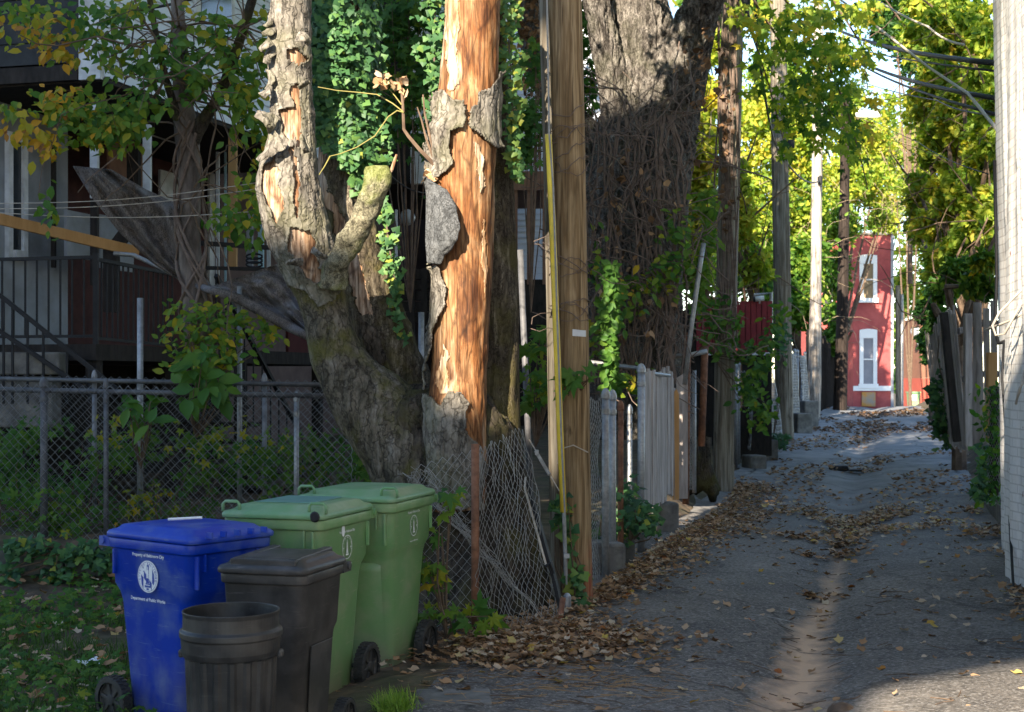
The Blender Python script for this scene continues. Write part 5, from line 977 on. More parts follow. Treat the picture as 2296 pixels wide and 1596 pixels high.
dk=thing('wooden_deck','brown raised deck with upright balusters behind the dead tree and the pole','deck',P(1190,500,27))
mb=MB(); a=P(1120,400,27); b_=P(1330,400,27.); mb.box8(a-(0,0,.22),b_-a,(0,3,0),(0,0,.36)); mb.build('beam',m_brownwood,dk)
mb=MB(); 
for k in range(22): p=a+(b_-a)*k/21; mb.box(p+(0,.05,.56),(.05,.04,.8))
mb.box8(a+(0,0,.95),b_-a,(0,.1,0),(0,0,.07)); mb.build('railing',m_brownwood,dk)
for u in (1152,1187,1222,1300): mb=MB(); mb.box8(P(u-6,640,27.05),(.12,0,0),(0,.12,0),(0,0,2.05)); mb.build('post',m_brownwood,dk)
mb=MB(); mb.box8(P(1100,640,28),(2.6,0,0),(0,.1,0),(0,0,.12)); mb.build('lower_rail',m_darkwood,dk); MB().box8(P(1100,830,26.5),(2.6,0,0),(0,.1,0),(0,0,1.6)).build('lower_boards',m_darkwood,dk)
h3=thing('row_house','white sided house behind the brown deck','house',P(1250,300,31)); mb=MB(); 
for k in range(60): mb.prism([P(1060,640,31)+(0,0,.13*k),P(1060,640,31)+(0,-.02,.13*k),P(1060,640,31)+(0,-.004,.13*k+.128),P(1060,640,31)+(0,0,.13*k+.128)],(4.2,0,0))
mb.build('siding',m_sidw,h3); mb=MB(); mb.box8(P(1060,1000,31.02),(4.2,0,0),(0,6,0),(0,0,12)); mb.build('wall',m_darkwood,h3)
mb=MB()
for k in range(5): mb.box(P(955,615+k*24,19.5),(1.3,.04,.13))
for k in range(5): mb.box(P(895+k*28,700,19.45),(.08,.05,1.2))
tag(mb.build('yard_fence',m_darkwood),'dark horizontal board fence between the dead tree stems','fence')
post('metal_post','grey post behind the crotch of the dead tree','post',P(944,700,14),0,.03,m_galv,cap=False)
post('metal_post','grey pipe standing right of the mossy stem','post',P(1166,560,12.6),0,.028,m_rail,cap=False,lean=(-.12,0))
# ================================================================ the thin tree and vegetation
lt=thing('vine_tree','thin vine-twisted tree with yellow green leaves in front of the porch','tree',P(445,830,13.4))
for pts,sd in (([(452,850,13.4,36),(447,780,13.4,31),(440,700,13.4,29),(432,620,13.4,27),(426,540,13.4,25),(424,450,13.4,24),(421,360,13.4,24),(417,290,13.4,28),(408,200,13.4,20),(402,100,13.4,17),(398,0,13.4,16),(394,-110,13.4,14),(390,-300,13.4,10)],71),([(424,330,13.4,18),(445,285,13.35,17),(480,235,13.3,13),(515,160,13.2,12),(548,60,13.1,11),(575,-40,13,10),(600,-200,13,7)],73),([(410,300,13.4,16),(390,240,13.3,11),(370,170,13.2,9),(352,90,13.1,8),(335,0,13.1,7),(325,-80,13.1,5)],75)):
    Trunk(pts,nh=90,nt=30,amp=.14,ns=6,seed=sd,smooth=3,ridge=.006).mesh('trunk' if sd==71 else 'branch',Mt('brown_grey_bark',[(.05,.038,.03),(.12,.095,.08),(.19,.155,.13)],14,st=(1,1,.3),bs=.7,bd=.01) if sd==71 else m_barkin,lt)
mb=MB()
for k in range(9):
    ph=rng.uniform(0,6); q=[]
    for j in range(26):
        t_=j/25; v=830-t_*560; uc=np.interp(v,[290,420,620,850],[417,423,432,452]); rr_=np.interp(v,[290,850],[27,36]); a=ph+t_*(5+k*.7)*(1 if k%2 else -1)
        q.append(P(uc+rr_*1.12*math.cos(a),v,13.4-rr_/FS*13.4*1.12*math.sin(a)))
    mb.tube(q,rng.uniform(.008,.018),6)
mb.build('vine_stem',m_dvine,lt,smooth=True)
def twigs(name,roots,n,L,mat,parent,r=.008,seed=0,down=.1,up=0.):
    mb=MB()
    for i in range(n):
        p=np.array(roots[rng.integers(0,len(roots))],float); d=rng.normal(size=3)*np.array((1,.5,.8)); d[2]+=up; d/=np.linalg.norm(d); q=[p]; l=L*rng.uniform(.4,1.2)/7
        for j in range(7): d=d+rng.normal(0,.28,3); d[2]-=down; d/=np.linalg.norm(d); p=p+d*l; q.append(p)
        mb.tube(q,np.linspace(r,r*.3,8)*rng.uniform(.6,1.3),4,cap=False)
    return mb.build(name,mat,parent)
twigs('twig',[P(417,290,13.3),P(404,120,13.3),P(402,60,13.3),P(480,235,13.2),P(515,160,13.1),P(548,60,13),P(370,170,13.1),P(352,90,13),P(300,60,13.4),P(200,100,13.4),P(425,450,13.2),P(450,400,13.2)],70,1.5,m_twig,lt,.010)
LC=[(80,60,70,40,60,.74),(50,20,60,25,45,.5),(125,100,45,30,45,.82),(180,55,60,40,60,.42),(250,45,50,40,60,.38),(245,130,55,35,65,.48),(30,245,45,30,35,.6),(55,300,55,30,45,.82),(110,325,40,25,30,.85),(190,255,80,45,190,.5),(270,285,60,38,120,.46),(150,240,60,25,60,.66),(325,225,45,28,60,.42),(380,120,50,50,75,.4),(330,150,40,40,50,.38),(445,150,30,50,50,.42),(470,60,50,40,70,.46),(525,130,50,40,90,.5),(555,200,35,55,80,.5),(520,210,40,30,45,.45),(560,275,40,40,60,.46),(440,190,22,40,50,.38),(300,20,60,22,50,.5),(230,300,60,30,80,.56),(160,200,50,12,14,.78),(495,480,40,45,40,.46),(570,440,40,50,60,.62),(545,500,40,35,40,.45),(600,330,30,45,50,.6),(160,130,40,15,16,.8),(110,470,14,55,20,.42),(590,90,20,60,50,.5),(560,540,30,18,14,.45)]
C=[];Hh=[]
for u,v,ru,rv,n,h in LC:
    n=int(n*1.15); y=13.2+rng.uniform(-.5,.25,n); C.append(np.stack([(u+ru*.62*rng.normal(size=n)-CX)/FS*y,y,CZ-(v+rv*.62*rng.normal(size=n)-HV)/FS*y],1)); Hh.append(np.full(n,h))
leaves('leaves',np.concatenate(C),.10,m_leaf,OVAL,np.concatenate(Hh),np.tile((.1,-.8,.5),(sum(map(len,C)),1)),.6,1.1,parent=lt,hj=.12)
def plant(name,label,cat,spec,size,tpl,hue,Y,mat=m_leaf,group=None,stem=True,dn=.4,hj=.1,base=None,yj=.15,spread=.6):
    """spec: list of (u,v,ru,rv,n) in the photo's columns/rows, all at distance Y"""
    o=thing(name,label,cat,base if base is not None else P(spec[0][0],spec[0][1]+spec[0][3],Y),group=group); C=[]
    for u,v,ru,rv,n in spec:
        y=Y+rng.normal(0,yj,n); C.append(np.stack([(u+ru*.6*rng.normal(size=n)-CX)/FS*y,y,CZ-(v+rv*.6*rng.normal(size=n)-HV)/FS*y],1))
    C=np.concatenate(C); leaves('leaves',C,size,mat,tpl,hue,np.tile((0,-.7,.6),(len(C),1)),spread,dn,parent=o,hj=hj)
    if stem: 
        mb=MB(); b0=np.array(o.location)
        for q in C[rng.integers(0,len(C),min(14,len(C)))]: m_=(b0+q)/2+rng.normal(0,.04,3); mb.tube([b0,m_,q],[.007,.006,.003],4,cap=False)
        mb.build('stem',m_twig,o)
    return o
plant('shrub','sparse olive shrub round the foot of the thin tree','shrub',[(450,700,60,30,70),(400,740,50,35,60),(490,760,60,45,110),(420,800,50,40,80),(540,720,60,25,60),(600,745,35,20,40),(500,820,50,30,80)],.085,OVAL,.52,13.0,hj=.14,base=P(460,870,13))
plant('leafy_plant','bright green leafy plant hanging over the fence top below the thin tree','plant',[(440,800,22,16,9),(430,840,40,20,16),(490,850,25,16,12),(470,880,40,18,14),(420,900,22,18,7)],.17,OVAL,.36,12.1,hj=.05,base=P(440,980,12.2),spread=.4)
plant('leafy_plant','smaller green plant growing through the fence left of the bright one','plant',[(300,920,28,20,11),(320,945,20,14,7),(345,905,20,12,6)],.16,OVAL,.32,12.15,hj=.04,base=P(315,1050,12.3),spread=.4)
C=[];Hh=[]
for k in range(70):
    u=rng.uniform(-20,830); v=rng.uniform(935,1225); n=rng.integers(18,60); y=rng.uniform(12.3,13.6); h=rng.choice([.28,.34,.4,.5,.62],p=[.3,.3,.2,.12,.08])
    if 560<u<700 and v<1000: continue
    C.append(np.stack([(u+34*rng.normal(size=n)-CX)/FS*y,y+rng.normal(0,.15,n),np.maximum(.0,CZ-(v+20*rng.normal(size=n)-HV)/FS*y)],1)); Hh.append(np.full(n,h))
C=np.concatenate(C); tag(leaves('undergrowth',C,.10,m_leaf,MAPLE,np.concatenate(Hh),np.tile((0,-.7,.6),(len(C),1)),.7,.4,hj=.08),'tangled green weeds and vines behind the yard fence','undergrowth',kind='stuff')
twigs('undergrowth_stems',[P(u,1180,12.7) for u in range(0,800,60)],70,1.0,m_twig,None,.006,up=.9,down=0); tag(bpy.data.objects['undergrowth_stems'],'thin brown stems among the weeds behind the fence','undergrowth',kind='stuff')
# ground cover in front of the retaining wall
n=2600; x=rng.uniform(-4.2,-1.75,n); y=rng.uniform(7.3,11.8,n); k=(fbm(np.stack([x*1.3,y*1.3,x*0],-1),4)>-.15)&(x<-1.7-.0*(y)); x,y=x[k],y[k]
C=np.stack([x,y,gz(x,y)+np.abs(rng.normal(0,.07,len(x)))+.02],1); tag(leaves('ground_cover',C,.085,m_leaf,MAPLE,.36,np.tile((0,-.4,.9),(len(C),1)),.5,0,hj=.12),'low green weeds and ivy on the ground left of the blue cart','weeds',kind='stuff')
n=9000; x=rng.uniform(-4.2,-1.6,n); y=rng.uniform(6.6,10.5,n); k=fbm(np.stack([x*1.1,y*1.1,x*0],-1),14)>-.25; x,y=x[k],y[k]
tag(leaves('grass',np.stack([x,y,gz(x,y)],1),.11,m_grass,BLADE,.35,np.tile((0,-1,.1),(len(x),1)),.8,-3.,hj=.2),'short grass in the weedy corner left of the carts','grass',kind='stuff')
g0=P(885,1590,7.25); n=420; a=rng.normal(0,1,(n,2))*(.05,.04); tag(leaves('grass_tuft',np.stack([g0[0]+a[:,0],7.25+a[:,1],np.full(n,gz(g0[0],7.25)-.0)],1),.105,leafmat('lit_green_grass',[(.10,.20,.03,0),(.20,.32,.05,.6),(.34,.42,.10,1)],.4),BLADE,.5,np.tile((0,-.6,.1),(n,1)),1.2,-2.2,hj=.2),'grass tuft painted in lit green at the bottom edge beside the carts','grass')  # brighter blades than the other grass, light on the tuft put into the colour
plant('vine_plant','broad green vine leaves between the dead tree and the yellow guard','plant',[(1190,780,22,14,9),(1200,830,30,30,26),(1215,870,30,20,22),(1190,900,22,14,14),(1240,850,20,14,8),(1225,760,22,30,20)],.15,MAPLE,.42,11.4,hj=.12,base=P(1200,1000,11.4))
plant('vine_plant','maple-like leaves crossing in front of the wood pole','plant',[(1290,850,22,16,10),(1300,835,18,14,5)],.16,MAPLE,.30,10.2,hj=.05,base=P(1262,880,10.6),yj=.03)
plant('vine_plant','grape vine with yellowing leaves climbing the loose chain link by the green cart','plant',[(960,1280,30,20,16),(985,1300,18,16,9),(965,1370,16,16,7),(1010,1100,16,12,6),(1000,1150,12,10,3),(985,1195,14,10,4),(1040,1370,25,20,12),(1090,1380,20,14,8),(1065,1400,18,10,6),(950,1250,14,12,4)],.13,MAPLE,.42,9.1,hj=.16,base=P(1000,1430,9.1),yj=.08)
streamer([(1370,590,10),(1372,660,26),(1370,720,34),(1368,790,30),(1375,850,30),(1372,880,10)],14.0,430,20,'hanging_vine','thick green vine column hanging on a pipe behind the near pole',mat=m_leaf,tpl=OVAL,size=.10,hue=.33,hj=.05)
streamer([(1582,430,18),(1590,500,26),(1580,560,26),(1570,620,22),(1562,700,10)],16.6,340,20,'hanging_vine','pale green vine hanging from the leaning steel pipe',mat=m_leaf,tpl=OVAL,size=.10,hue=.42,hj=.08)
plant('vine_plant','yellow green creeper across the lower maple trunk','vine',[(1450,640,60,28,110),(1500,600,50,30,90),(1400,690,40,20,40),(1335,600,18,60,45),(1340,760,16,40,40),(1520,520,40,50,70),(1420,860,40,24,50)],.10,OVAL,.44,16.2,hj=.16,base=P(1420,850,16.2))
plant('vine_plant','fresh green vine covering the foot of the second pole and the shed front','vine',[(1590,690,40,26,120),(1620,730,40,20,90),(1600,770,30,20,60),(1680,790,50,20,120),(1725,770,18,14,40),(1745,720,22,30,60),(1700,830,26,24,60),(1680,880,30,40,130),(1710,930,22,30,70)],.11,OVAL,.36,20.2,hj=.12,base=P(1600,800,20.2))
plant('ivy_patch','ivy hanging over the concrete block wall left of the blue cart','ivy',[(60,1225,50,16,130),(170,1235,50,20,110),(230,1260,20,30,90),(120,1290,26,20,50),(20,1290,24,30,70)],.075,IVY,.4,11.8,m_ivy,base=P(150,1230,11.85),hj=.25,yj=.05)
plant('ivy_patch','dark ivy mound below the grey boards beside the leaf pile','ivy',[(1405,1130,26,40,160),(1440,1165,30,30,170),(1390,1180,16,30,70),(1330,1200,16,26,60),(1345,1240,10,16,26)],.075,IVY,.35,12.8,m_ivy,base=P(1410,1220,12.8),hj=.25)
plant('ivy_patch','ivy and weeds at the foot of the near wood pole','ivy',[(1288,1300,14,30,50),(1300,1350,14,16,40),(1275,1180,10,50,50),(1250,1150,10,40,30)],.08,IVY,.55,10.35,m_ivy,base=P(1292,1380,10.35),hj=.25,yj=.06)
plant('ivy_patch','ivy spilling round the foot of the third pole','ivy',[(1730,985,26,18,120),(1755,760,16,30,60),(1650,1000,20,40,100),(1660,1050,16,16,50)],.11,IVY,.3,27,m_ivy,base=P(1730,1000,27))
plant('ivy_patch','dark green weeds along the right kerb under the leaning fence','ivy',[(2120,940,26,40,230),(2140,985,20,20,110),(2105,880,16,40,110)],.13,IVY,.4,24,m_ivy,base=P(2125,1000,24),hj=.25)
plant('ivy_patch','bushy ivy on the low kerb before the brick building','ivy',[(2215,1060,20,40,200),(2200,1100,16,20,80),(2232,1010,10,40,70)],.085,IVY,.4,15.4,m_ivy,base=P(2215,1110,15.4),hj=.25)
# dead vine tangle on the maple
mb=MB()
for k in range(230):
    v=rng.uniform(230,830); u=rng.normal(1415 if v>330 else 1440,75); y=16.4+rng.normal(0,.12); p=P(u,v,y); d=rng.normal(size=3)*np.array((1,.25,1.0)); q=[p]
    for j in range(9): d=d+rng.normal(0,.35,3)*np.array((1,.4,1)); d=d/np.linalg.norm(d); p=p+d*rng.uniform(.07,.16); p[1]=min(max(p[1],16.0),16.75); q.append(p)
    mb.tube(q,rng.uniform(.003,.009),4,cap=False)
for k in range(26):
    u0=rng.uniform(1330,1520); mb.tube([P(u0+rng.normal(0,8)+20*math.sin(j*.5+k),860-j*75,16.35) for j in range(9)],rng.uniform(.008,.018),5)
mb.build('dead_vines',m_dvine,bt)
C=[P(rng.normal(1410,70),rng.uniform(330,760),16.2) for _ in range(90)]+[P(rng.normal(1195,28),rng.uniform(-20,290),17.1) for _ in range(420)]+[P(rng.normal(1570,22),rng.uniform(60,260),16.8) for _ in range(60)]
leaves('dead_leaves',np.array(C),.10,m_dead,CURL,.3,down=1.2,parent=bt,hj=.2)
mb=MB()
for k in range(16):
    v=rng.choice([240,300,330,370,560,590,600,690,700]); q=[]
    for j in range(14): a=-PI+PI*j/13; q.append(P(1276+42*math.cos(a+0)+rng.normal(0,2),v+20*math.sin(j*.35+k)+rng.normal(0,3),10.5+.125*math.sin(a)-.02))
    mb.tube(q,.0035,4,cap=False)
for k in range(10):
    p=P(1300+rng.uniform(0,40),rng.uniform(280,720),10.7); d=rng.normal(size=3); q=[p]
    for j in range(8): d=d+rng.normal(0,.4,3); d/=np.linalg.norm(d); p=p+d*.07; q.append(p)
    mb.tube(q,.0035,4,cap=False)
tag(mb.build('dry_vines',m_dvine),'thin dry vine stems wrapped round the near wood pole','vine')
mb=MB()
for k in range(14):
    u0=rng.normal(1632,12); mb.tube([P(u0+12*math.sin(j*.7+k),760-j*85,20.15) for j in range(10)],.012,4,cap=False)
o=mb.build('dry_vines',m_dvine); tag(o,'dead brown vines hanging along the dark second pole','vine')
leaves('dead_leaves',np.array([P(rng.normal(1625,12),rng.uniform(100,520),20.1) for _ in range(70)]),.11,m_dead,CURL,.15,down=1,parent=o)
# crown of the maple: high, mostly above the picture, with unseen clumps added to shade alley and trunk; and its low hanging sprays
C1,_=clumps((.6,17.5,11.2),(6.0,5.,4.2),13000,70,.30); C1=C1[C1[:,2]>CZ+.30*C1[:,1]]
C2,_=clumps((1.6,24,10),(5.5,4.5,1.6),5000,40,.3); C2=C2[C2[:,2]>CZ+.285*C2[:,1]]
C3,_=clumps((-.95,12.1,6.2),(.85,.8,1.3),1500,24,.3); C4,_=clumps((1.1,12.1,7.6),(1.5,.9,2.7),3400,40,.28); C3=np.concatenate([C3,C4]); C3=C3[C3[:,2]>CZ+.272*C3[:,1]]
leaves('crown',np.concatenate([C1,C2,C3]),.24,m_leaf2,MAPLE,.4,parent=bt,hj=.2)
env=[(1655,30,30,26,26,.66),(1690,60,26,30,16,.62),(1770,40,60,34,85,.55),(1850,30,55,34,80,.55),(1930,20,45,26,50,.6),(1790,110,60,40,100,.42),(1860,120,50,45,90,.46),(1800,190,55,40,85,.40),(1870,210,45,40,75,.46),(1770,250,40,40,45,.38),(1840,280,40,40,55,.38),(1890,290,35,30,36,.4),(1930,130,26,50,34,.6),(1905,340,25,25,20,.4),(1760,330,22,26,14,.42),(1690,170,14,40,16,.5),(1945,215,20,20,12,.75),(1720,110,24,30,24,.45),(1945,290,30,16,12,.7)]
C=[];Hh=[]
for u,v,ru,rv,n,h in env:
    n=int(n*1.2); y=19.+rng.normal(0,.8,n); C.append(np.stack([(u+ru*.6*rng.normal(size=n)-CX)/FS*y,y,CZ-(v+rv*.6*rng.normal(size=n)-HV)/FS*y],1)); Hh.append(np.full(n,h))
leaves('hanging_spray',np.concatenate(C),.165,m_leaf2,MAPLE,np.concatenate(Hh)*.9,np.tile((0,-.8,.3),(sum(map(len,C)),1)),.6,1.6,parent=bt,hj=.2)
mb=MB()
for a in ([(1640,-90),(1700,20),(1760,110),(1830,210),(1900,300)],[(1700,-80),(1790,40),(1850,130),(1900,250),(1935,380),(1945,425)],[(1820,-90),(1880,20),(1930,100),(1945,200)],[(1620,-60),(1655,10),(1690,90),(1720,180),(1760,330)]):
    q=[P(u,v,19.) for u,v in a]; 
    mb.tube(q,np.linspace(.022,.006,len(q)),5)
mb.tube([np.array(P(1900,-300,15)),np.array((4.,17,7.6)),np.array(P(1780,-80,19.))],[.09,.05,.02],6)
mb.build('hanging_branch',m_twig,bt)
# teal gap foliage
plant('shrub','dark green leafy growth between the ivy stem and the bare trunk','shrub',[(870,60,40,60,120),(920,120,50,60,170),(900,200,50,40,120),(960,180,30,60,90),(985,100,20,60,60),(930,20,50,30,110),(880,260,40,50,90),(950,300,40,40,70),(985,440,12,20,14)],.16,MAPLE,.28,15.2,hj=.12,base=P(920,700,15.2))
plant('shrub','dark leaves in the gap between the near pole and the maple trunk','shrub',[(1300,60,36,70,260),(1305,180,30,70,230),(1290,280,30,50,160)],.15,MAPLE,.25,20.5,hj=.15,base=P(1300,700,20.5))
plant('shrub','dark leaves behind the ivy strand and the near pole','shrub',[(1190,260,22,60,110),(1180,330,16,40,50),(1200,140,16,50,50)],.14,MAPLE,.25,15.5,hj=.12,base=P(1190,700,15.5))
# ---- background trees
def bgtree(label,trunk,spec,size,hue,tpl=OVAL,mat=m_leaf2,group='trees lining the alley',hj=.16,name='leafy_tree',tw=0,twm=None):
    """trunk (u,v,Y); spec clumps (u,v,Y,ru,rv,n,hue)"""
    o=thing(name,label,'tree',P(*trunk),group=group); C=[];Hh=[]
    for u,v,Y,ru,rv,n,h in spec:
        c=P(u,v,Y); rx,rz=ru/FS*Y,rv/FS*Y; q,id=clumps(c,(rx,min(max(rx,rz)*.8,3.),rz),int(n*1.6),max(8,int(n/20)),.24); C.append(q); Hh.append(np.clip(h+rng.normal(0,.12,400)[id%400],0,1))
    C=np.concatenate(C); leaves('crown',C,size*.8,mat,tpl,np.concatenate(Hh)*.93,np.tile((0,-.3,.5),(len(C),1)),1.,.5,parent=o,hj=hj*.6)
    b0=P(*trunk); mb=MB(); Y=trunk[2]
    for u,v,Yc,ru,rv,n,h in spec:
        c=P(u,v,Yc); m_=(b0+c)/2+np.array((rng.normal(0,.3),0,.5)); mb.tube([b0,m_,c,c+np.array((rng.normal(0,.5),0,.9))],[.07,.05,.03,.012],6)
    mb.tube([b0-(0,0,3),b0,b0+(0,0,.3)],[.14,.11,.08],8); mb.build('trunk',m_twig,o)
    if tw: twigs('twig',C[::max(1,len(C)//200)],tw,2.2,twm or m_twig,o,.012)
    return o
m_tan=Mt('sunlit_twig',[(.26,.19,.12),(.38,.29,.2)],8,bs=0)
bgtree('bright yellow green tree in the gap between the maple trunk and the second pole',(1575,760,33),[(1570,330,33,45,90,1500,.66),(1580,470,33,50,90,1500,.62),(1590,220,33,35,60,700,.6),(1560,600,33,40,60,700,.45),(1590,110,34,30,50,500,.5)],.19,.6,tw=60,twm=m_tan)
bgtree('yellow leaved small tree above the red shed',(1690,680,28),[(1670,500,28,30,70,420,.66),(1690,600,28,40,50,420,.55),(1660,400,28,24,60,260,.55)],.17,.6,tw=30)
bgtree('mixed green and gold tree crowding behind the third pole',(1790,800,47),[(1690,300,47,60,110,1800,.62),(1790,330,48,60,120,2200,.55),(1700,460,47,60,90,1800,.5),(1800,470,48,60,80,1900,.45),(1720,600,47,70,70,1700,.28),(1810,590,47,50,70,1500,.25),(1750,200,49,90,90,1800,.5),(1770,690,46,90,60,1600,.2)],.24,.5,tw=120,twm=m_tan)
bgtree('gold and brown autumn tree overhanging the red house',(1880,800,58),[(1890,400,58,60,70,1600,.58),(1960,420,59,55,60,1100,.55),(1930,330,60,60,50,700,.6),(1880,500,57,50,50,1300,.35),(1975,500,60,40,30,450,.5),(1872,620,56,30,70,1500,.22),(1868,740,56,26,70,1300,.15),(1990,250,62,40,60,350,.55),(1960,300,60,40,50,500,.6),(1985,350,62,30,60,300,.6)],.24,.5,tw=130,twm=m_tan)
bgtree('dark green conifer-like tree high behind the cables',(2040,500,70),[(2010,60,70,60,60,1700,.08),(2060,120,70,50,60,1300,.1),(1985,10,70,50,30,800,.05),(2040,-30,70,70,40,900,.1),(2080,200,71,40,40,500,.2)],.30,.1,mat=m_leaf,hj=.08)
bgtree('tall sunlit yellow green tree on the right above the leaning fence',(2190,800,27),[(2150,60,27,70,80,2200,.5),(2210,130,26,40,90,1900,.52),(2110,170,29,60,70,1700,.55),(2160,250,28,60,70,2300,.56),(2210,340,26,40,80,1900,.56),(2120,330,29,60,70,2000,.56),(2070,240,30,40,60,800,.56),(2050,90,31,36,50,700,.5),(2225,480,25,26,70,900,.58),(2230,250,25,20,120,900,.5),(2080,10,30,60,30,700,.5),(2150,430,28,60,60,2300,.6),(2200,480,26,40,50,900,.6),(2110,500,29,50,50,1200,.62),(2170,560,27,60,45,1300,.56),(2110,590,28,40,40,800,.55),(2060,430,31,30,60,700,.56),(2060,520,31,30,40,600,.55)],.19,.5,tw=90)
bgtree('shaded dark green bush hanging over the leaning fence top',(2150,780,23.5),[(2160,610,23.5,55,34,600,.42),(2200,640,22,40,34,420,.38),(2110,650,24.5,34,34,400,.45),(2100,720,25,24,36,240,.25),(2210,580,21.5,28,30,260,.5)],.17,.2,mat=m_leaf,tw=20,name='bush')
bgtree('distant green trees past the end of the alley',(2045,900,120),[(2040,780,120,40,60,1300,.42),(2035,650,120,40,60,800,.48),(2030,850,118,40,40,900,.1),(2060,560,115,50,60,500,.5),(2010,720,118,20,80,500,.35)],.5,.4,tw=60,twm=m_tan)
bgtree('dark ivy clad trunk between the distant brown house and the leaning fence',(2090,900,40),[(2085,700,40,22,80,900,.05),(2075,780,42,14,40,300,.1),(2095,620,38,22,50,500,.1)],.22,.05,mat=m_leaf,name='ivy_tree',tw=0)
bgtree('hazy far autumn tree filling the gap above the red house',(1960,880,100),[(1940,330,100,70,90,1500,.55),(2030,380,100,50,110,1300,.5),(1900,230,98,60,60,900,.5),(1990,480,100,40,60,800,.5),(2050,300,101,40,60,500,.5),(1720,30,60,60,50,900,.45),(1880,120,95,50,50,500,.5)],.42,.5,tw=120,twm=m_tan)
bgtree('sparse bare twigged tree against the sky at the alley end',(2040,880,85),[(2030,330,85,60,60,170,.6),(2010,450,85,50,60,170,.6),(2050,240,85,50,40,90,.6)],.3,.6,tw=200,twm=m_tan)
# right-hand fallback mass behind fence and behind house gaps
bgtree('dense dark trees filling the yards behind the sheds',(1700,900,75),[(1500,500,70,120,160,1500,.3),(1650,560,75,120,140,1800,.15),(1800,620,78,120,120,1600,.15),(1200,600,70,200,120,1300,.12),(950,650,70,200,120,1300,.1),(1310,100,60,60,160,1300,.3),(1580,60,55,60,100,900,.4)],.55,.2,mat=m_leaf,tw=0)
# ---- overhead cables
def cable(pts,r,label,mat=m_cable,sag=.0):
    mb=MB(); P3=[np.array(q,float) for q in pts]; out=[]
    for a,b_ in zip(P3[:-1],P3[1:]):
        for i in range(12): t_=i/12; out.append(a+(b_-a)*t_-np.array((0,0,sag*4*t_*(1-t_))))
    out.append(P3[-1]); mb.tube(out,r,6); tag(mb.build('overhead_cable',mat,smooth=True),label,'cable',group='overhead cables at upper right')
cable([P(1880,68,31),P(2236,142,14)],.030,'thick black cable, topmost of the dark pair running to the brick wall',sag=.1)
cable([P(1880,100,31),P(2236,160,14)],.012,'thin black cable just under the thickest one',sag=.05)
cable([P(1890,118,31),P(2236,221,14)],.026,'middle thick black cable running to the brick wall',sag=.12)
cable([P(1890,120,31),P(2236,257,14)],.018,'lower black cable running to the brick wall',sag=.12)
cable([P(1925,180,40),P(2100,225,22),P(2236,258,14)],.010,'thin wire below the black cables',sag=.05)
cable([P(1800,-60,25),P(1940,40,22),P(2080,150,18),P(2170,210,15.5),P(2234,290,13.6)],.018,'pale cable curving down to the brick wall',mat=m_lcable)
cable([P(1940,-20,24),P(2080,60,20),P(2160,100,18)],.016,'pale cable at the top above the black ones',mat=m_lcable,sag=.05)
cable([P(1900,235,40),P(2060,320,24),P(2215,390,15)],.007,'thin low wire crossing the right tree',sag=.05)
cable([P(1700,115,20.3),P(1745,335,31),P(1838,405,41)],.022,'black service cable sagging between the grey and silver poles',sag=.3)
cable([P(-40,10,14),P(200,22,13.8),P(440,-5,13.6)],.014,'black cable across the top left in front of the shingles',sag=.05)
cable([P(830,340,14),P(1000,420,16),P(1240,300,20)],.008,'thin wire between the dead tree stems',sag=.2)
# ================================================================ litter
def litter(n,xy,hue,size,hj=.16,lift=.02):
    x,y=xy; return np.stack([x,y,gz(x,y)+lift+np.abs(rng.normal(0,lift,len(x)))],1),np.full(len(x),hue),np.full(len(x),size)
C=[];Hh=[];Sz=[]
def addl(x,y,h,s,l=.02):
    a,b_,c=litter(0,(np.asarray(x),np.asarray(y)),h,s,lift=l); C.append(a);Hh.append(b_);Sz.append(c)
# heap along the left edge of the alley
n=4800; y=8.2+rng.uniform(0,1,n)**1.1*13.; e=XL(y); wd=np.interp(y,[8,9.3,10.5,11.5,13,15,18,22],[.5,.5,.25,.3,.42,.55,.7,.5]); x=e+.12+np.abs(rng.normal(0,1,n))*wd*.62-.15*(y<10.4); addl(x,y,.5,.058,.025)
n=1250; x=rng.normal(.0,.36,n); y=rng.normal(9.0,.42,n); addl(x,y,.48,.06,.025)
n=800; x=rng.normal(.35,.35,n); y=rng.normal(9.1,.35,n); addl(x,y,.5,.068,.02)
# drifts across the alley
n=3000; y=rng.normal(17.2,1.2,n); a=rng.uniform(-1.7,1.5,n)*rng.uniform(.3,1,n)+.1; k=fbm(np.stack([a*1.3,y*1.3,a*0],-1),3)>-.05; addl((xc(y)+a)[k],y[k],.6,.072,.02)
n=2600; y=rng.uniform(20,34,n); a=rng.uniform(-1.8,1.75,n); k=fbm(np.stack([a*1.2,y*.7,a*0],-1),23)>.05; addl((xc(y)+a)[k],y[k],.45,.095,.02)
n=2600; y=rng.uniform(34,52,n); a=rng.uniform(-1.8,1.75,n); k=fbm(np.stack([a*.9,y*.35,a*0],-1),29)>-.1; addl((xc(y)+a)[k],y[k],.2,.12,.02)
n=1100; y=rng.uniform(9.,20,n); a=1.72-np.abs(rng.normal(0,.22,n)); k=fbm(np.stack([a*0,y*1.1,a*0],-1),33)>-.1; addl((xc(y)+a)[k],y[k],.55,.075,.025)
n=420; y=rng.uniform(7.2,17,n); a=rng.uniform(-1.9,1.7,n); addl(xc(y)+a,y,.62,.07,.006)
for u,v,nn in ((1795,1210,40),(1900,1215,45),(1895,1235,45),(1805,1245,30),(1840,1325,30)):
    Y=CZ*FS/(v-HV)*1.03; x=(u-CX)/FS*Y; addl(rng.normal(x,.10,nn),rng.normal(Y,.10,nn),.35,.08,.015)
n=700; x=rng.uniform(-4.3,-1.3,n); y=rng.uniform(7,11.8,n); addl(x,y,.55,.08,.03)
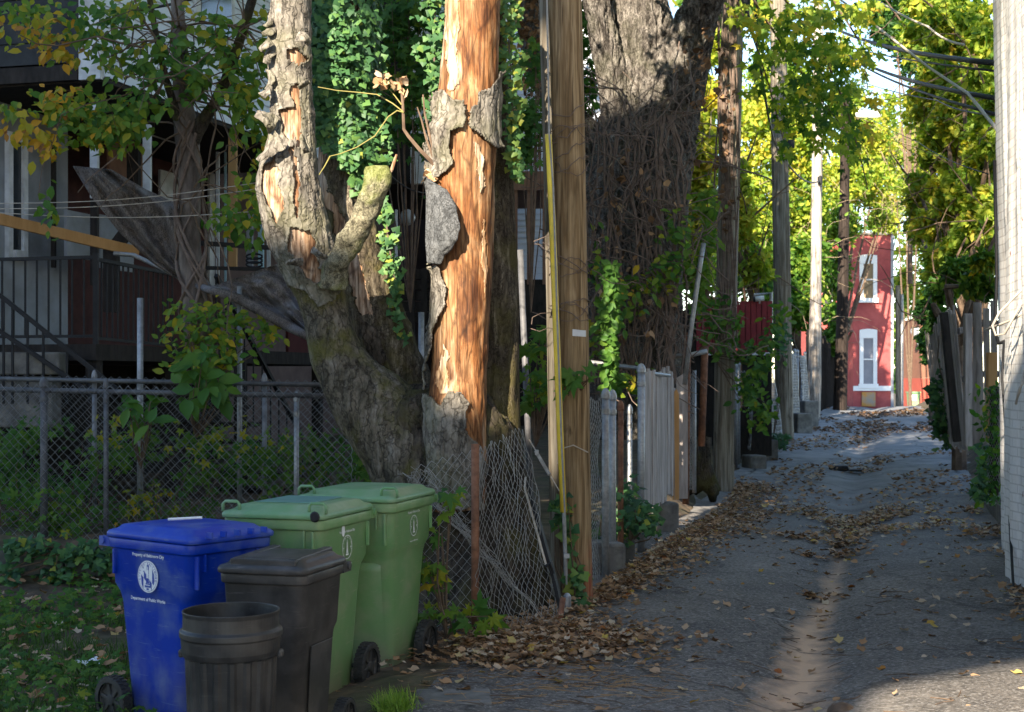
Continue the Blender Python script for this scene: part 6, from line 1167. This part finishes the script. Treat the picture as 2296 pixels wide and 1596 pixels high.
C=np.concatenate(C); tag(leaves('fallen_leaves',C,np.concatenate(Sz),m_dead,CURL,np.concatenate(Hh),np.tile((0,0,1.),(len(C),1)),.42,0,hj=.2),'brown and yellow fallen leaves drifted along the fences and over the alley','fallen leaves',kind='stuff')
mb=MB()
for k in range(220):
    if k<130: y=7.0+rng.uniform()**1.5*7; x=xc(y)+rng.uniform(-2.0,1.7)
    else: y=rng.normal(8.1,.45); x=rng.normal(.1,.5)
    a=rng.normal(0.05,.8); L=rng.uniform(.05,.24); z=gz(x,y)+.012; d=np.array((math.cos(a),math.sin(a),0)); p=np.array((x,y,z)); n_=np.array((-d[1],d[0],0)); q=p+d*L*.5+n_*rng.normal(0,.02); e=p+d*L
    q[2]=gz(q[0],q[1])+.014; e[2]=gz(e[0],e[1])+.012; mb.tube([p,q,e],rng.uniform(.0014,.0032),4,cap=False)
tag(mb.build('fallen_twigs',m_twig),'small twigs and pine needles strewn over the near asphalt','twigs',kind='stuff')
mb=MB()
for k in range(300): 
    y=rng.normal(8.1,.42); x=rng.normal(.2,.5); a=rng.normal(0,.9); d=np.array((math.cos(a),math.sin(a),0))*rng.uniform(.05,.16); p=np.array((x,y,gz(x,y)+.012)); mb.tube([p,p+d],.0016,3,cap=False)
tag(mb.build('dry_needles',Mt('straw',[(.30,.17,.07),(.42,.26,.12)],8,bs=0)),'orange straw-like debris on the asphalt in front of the loose chain link','twigs',kind='stuff')
mb=MB(); p=P(1892,1020,24.5); mb.box8((p[0]-.28,24.4,gz(p[0],24.4)+.01),(.35,.1,0),(.05,.25,0),(0,0,.09)); mb.box8((p[0]+.03,24.3,gz(p[0],24.4)+.01),(.25,-.03,0),(.03,.3,0),(.02,0,.04)); tag(mb.build('dark_rag',m_cable,bevel=.03),'dark crumpled rag lying in the middle of the alley','litter')
mb=MB(); x,y=1.75,7.55; mb.lathe([(.001,.045),(.05,.03),(.075,.005),(.08,-.01)],(x,y,gz(x,y)),10); tag(mb.build('leaf_clump',m_twig),'small dark clump of leaves lying in the silty gutter','litter')
mb=MB(); x,y=P(150,1500,8.5)[0],8.6; mb.grid(np.array([[(x+i*.05,y+j*.04,gz(x,y)+.07+.02*math.sin(i*2+j)) for j in range(5)] for i in range(5)])); tag(mb.build('paper_scrap',m_print,solid=.003),'crumpled white paper scrap in the weeds','litter')
for k in range(5):
    mb=MB(); x=-1.15+.42*k; y=7.35+.07*k; mb.box((x,y,gz(x,y)-.015),(.40,.34,.05),.12*k-.2); tag(mb.build('paving_slab',m_conc,bevel=.012),['cracked concrete slab under the black cart','broken slab left of the grass tuft','broken slab behind the grass tuft','broken slab right of the grass tuft','last broken slab at the asphalt edge'][k],'slab') if k==2 else None
# ================================================================ unseen wall added behind the viewpoint to shade the alley
hz=thing('row_house','unseen cut-out wall added behind the viewpoint to shade the carts and alley','house',(-10,-12,0)); pf=[(-40,28),(-11.15,28),(-11.1,14.5),(-9.65,14.1),(-9.5,13.0),(-8.97,13.0),(-8.95,21),(-7.6,21),(-7.58,22.5),(-5.9,22.5),(-5.86,14.2),(-4.6,14.2),(-4.6,11.4),(-6.25,10.72),(-6.4,-.5),(-40,-.5)]  # added shade caster, outline cut to the wanted shadow edges, not a house
mb=MB(); mb.prism([(x,-12,z) for x,z in pf][::-1],(0,-.6,0)); mb.box8((-11.2,-12.61,16.7),(2.3,0,0),(0,.62,0),(0,0,3.6)); mb.build('wall',Mt('shade_wall_tan',[(.25,.19,.14),(.33,.25,.19)],3,bs=.2),hz)
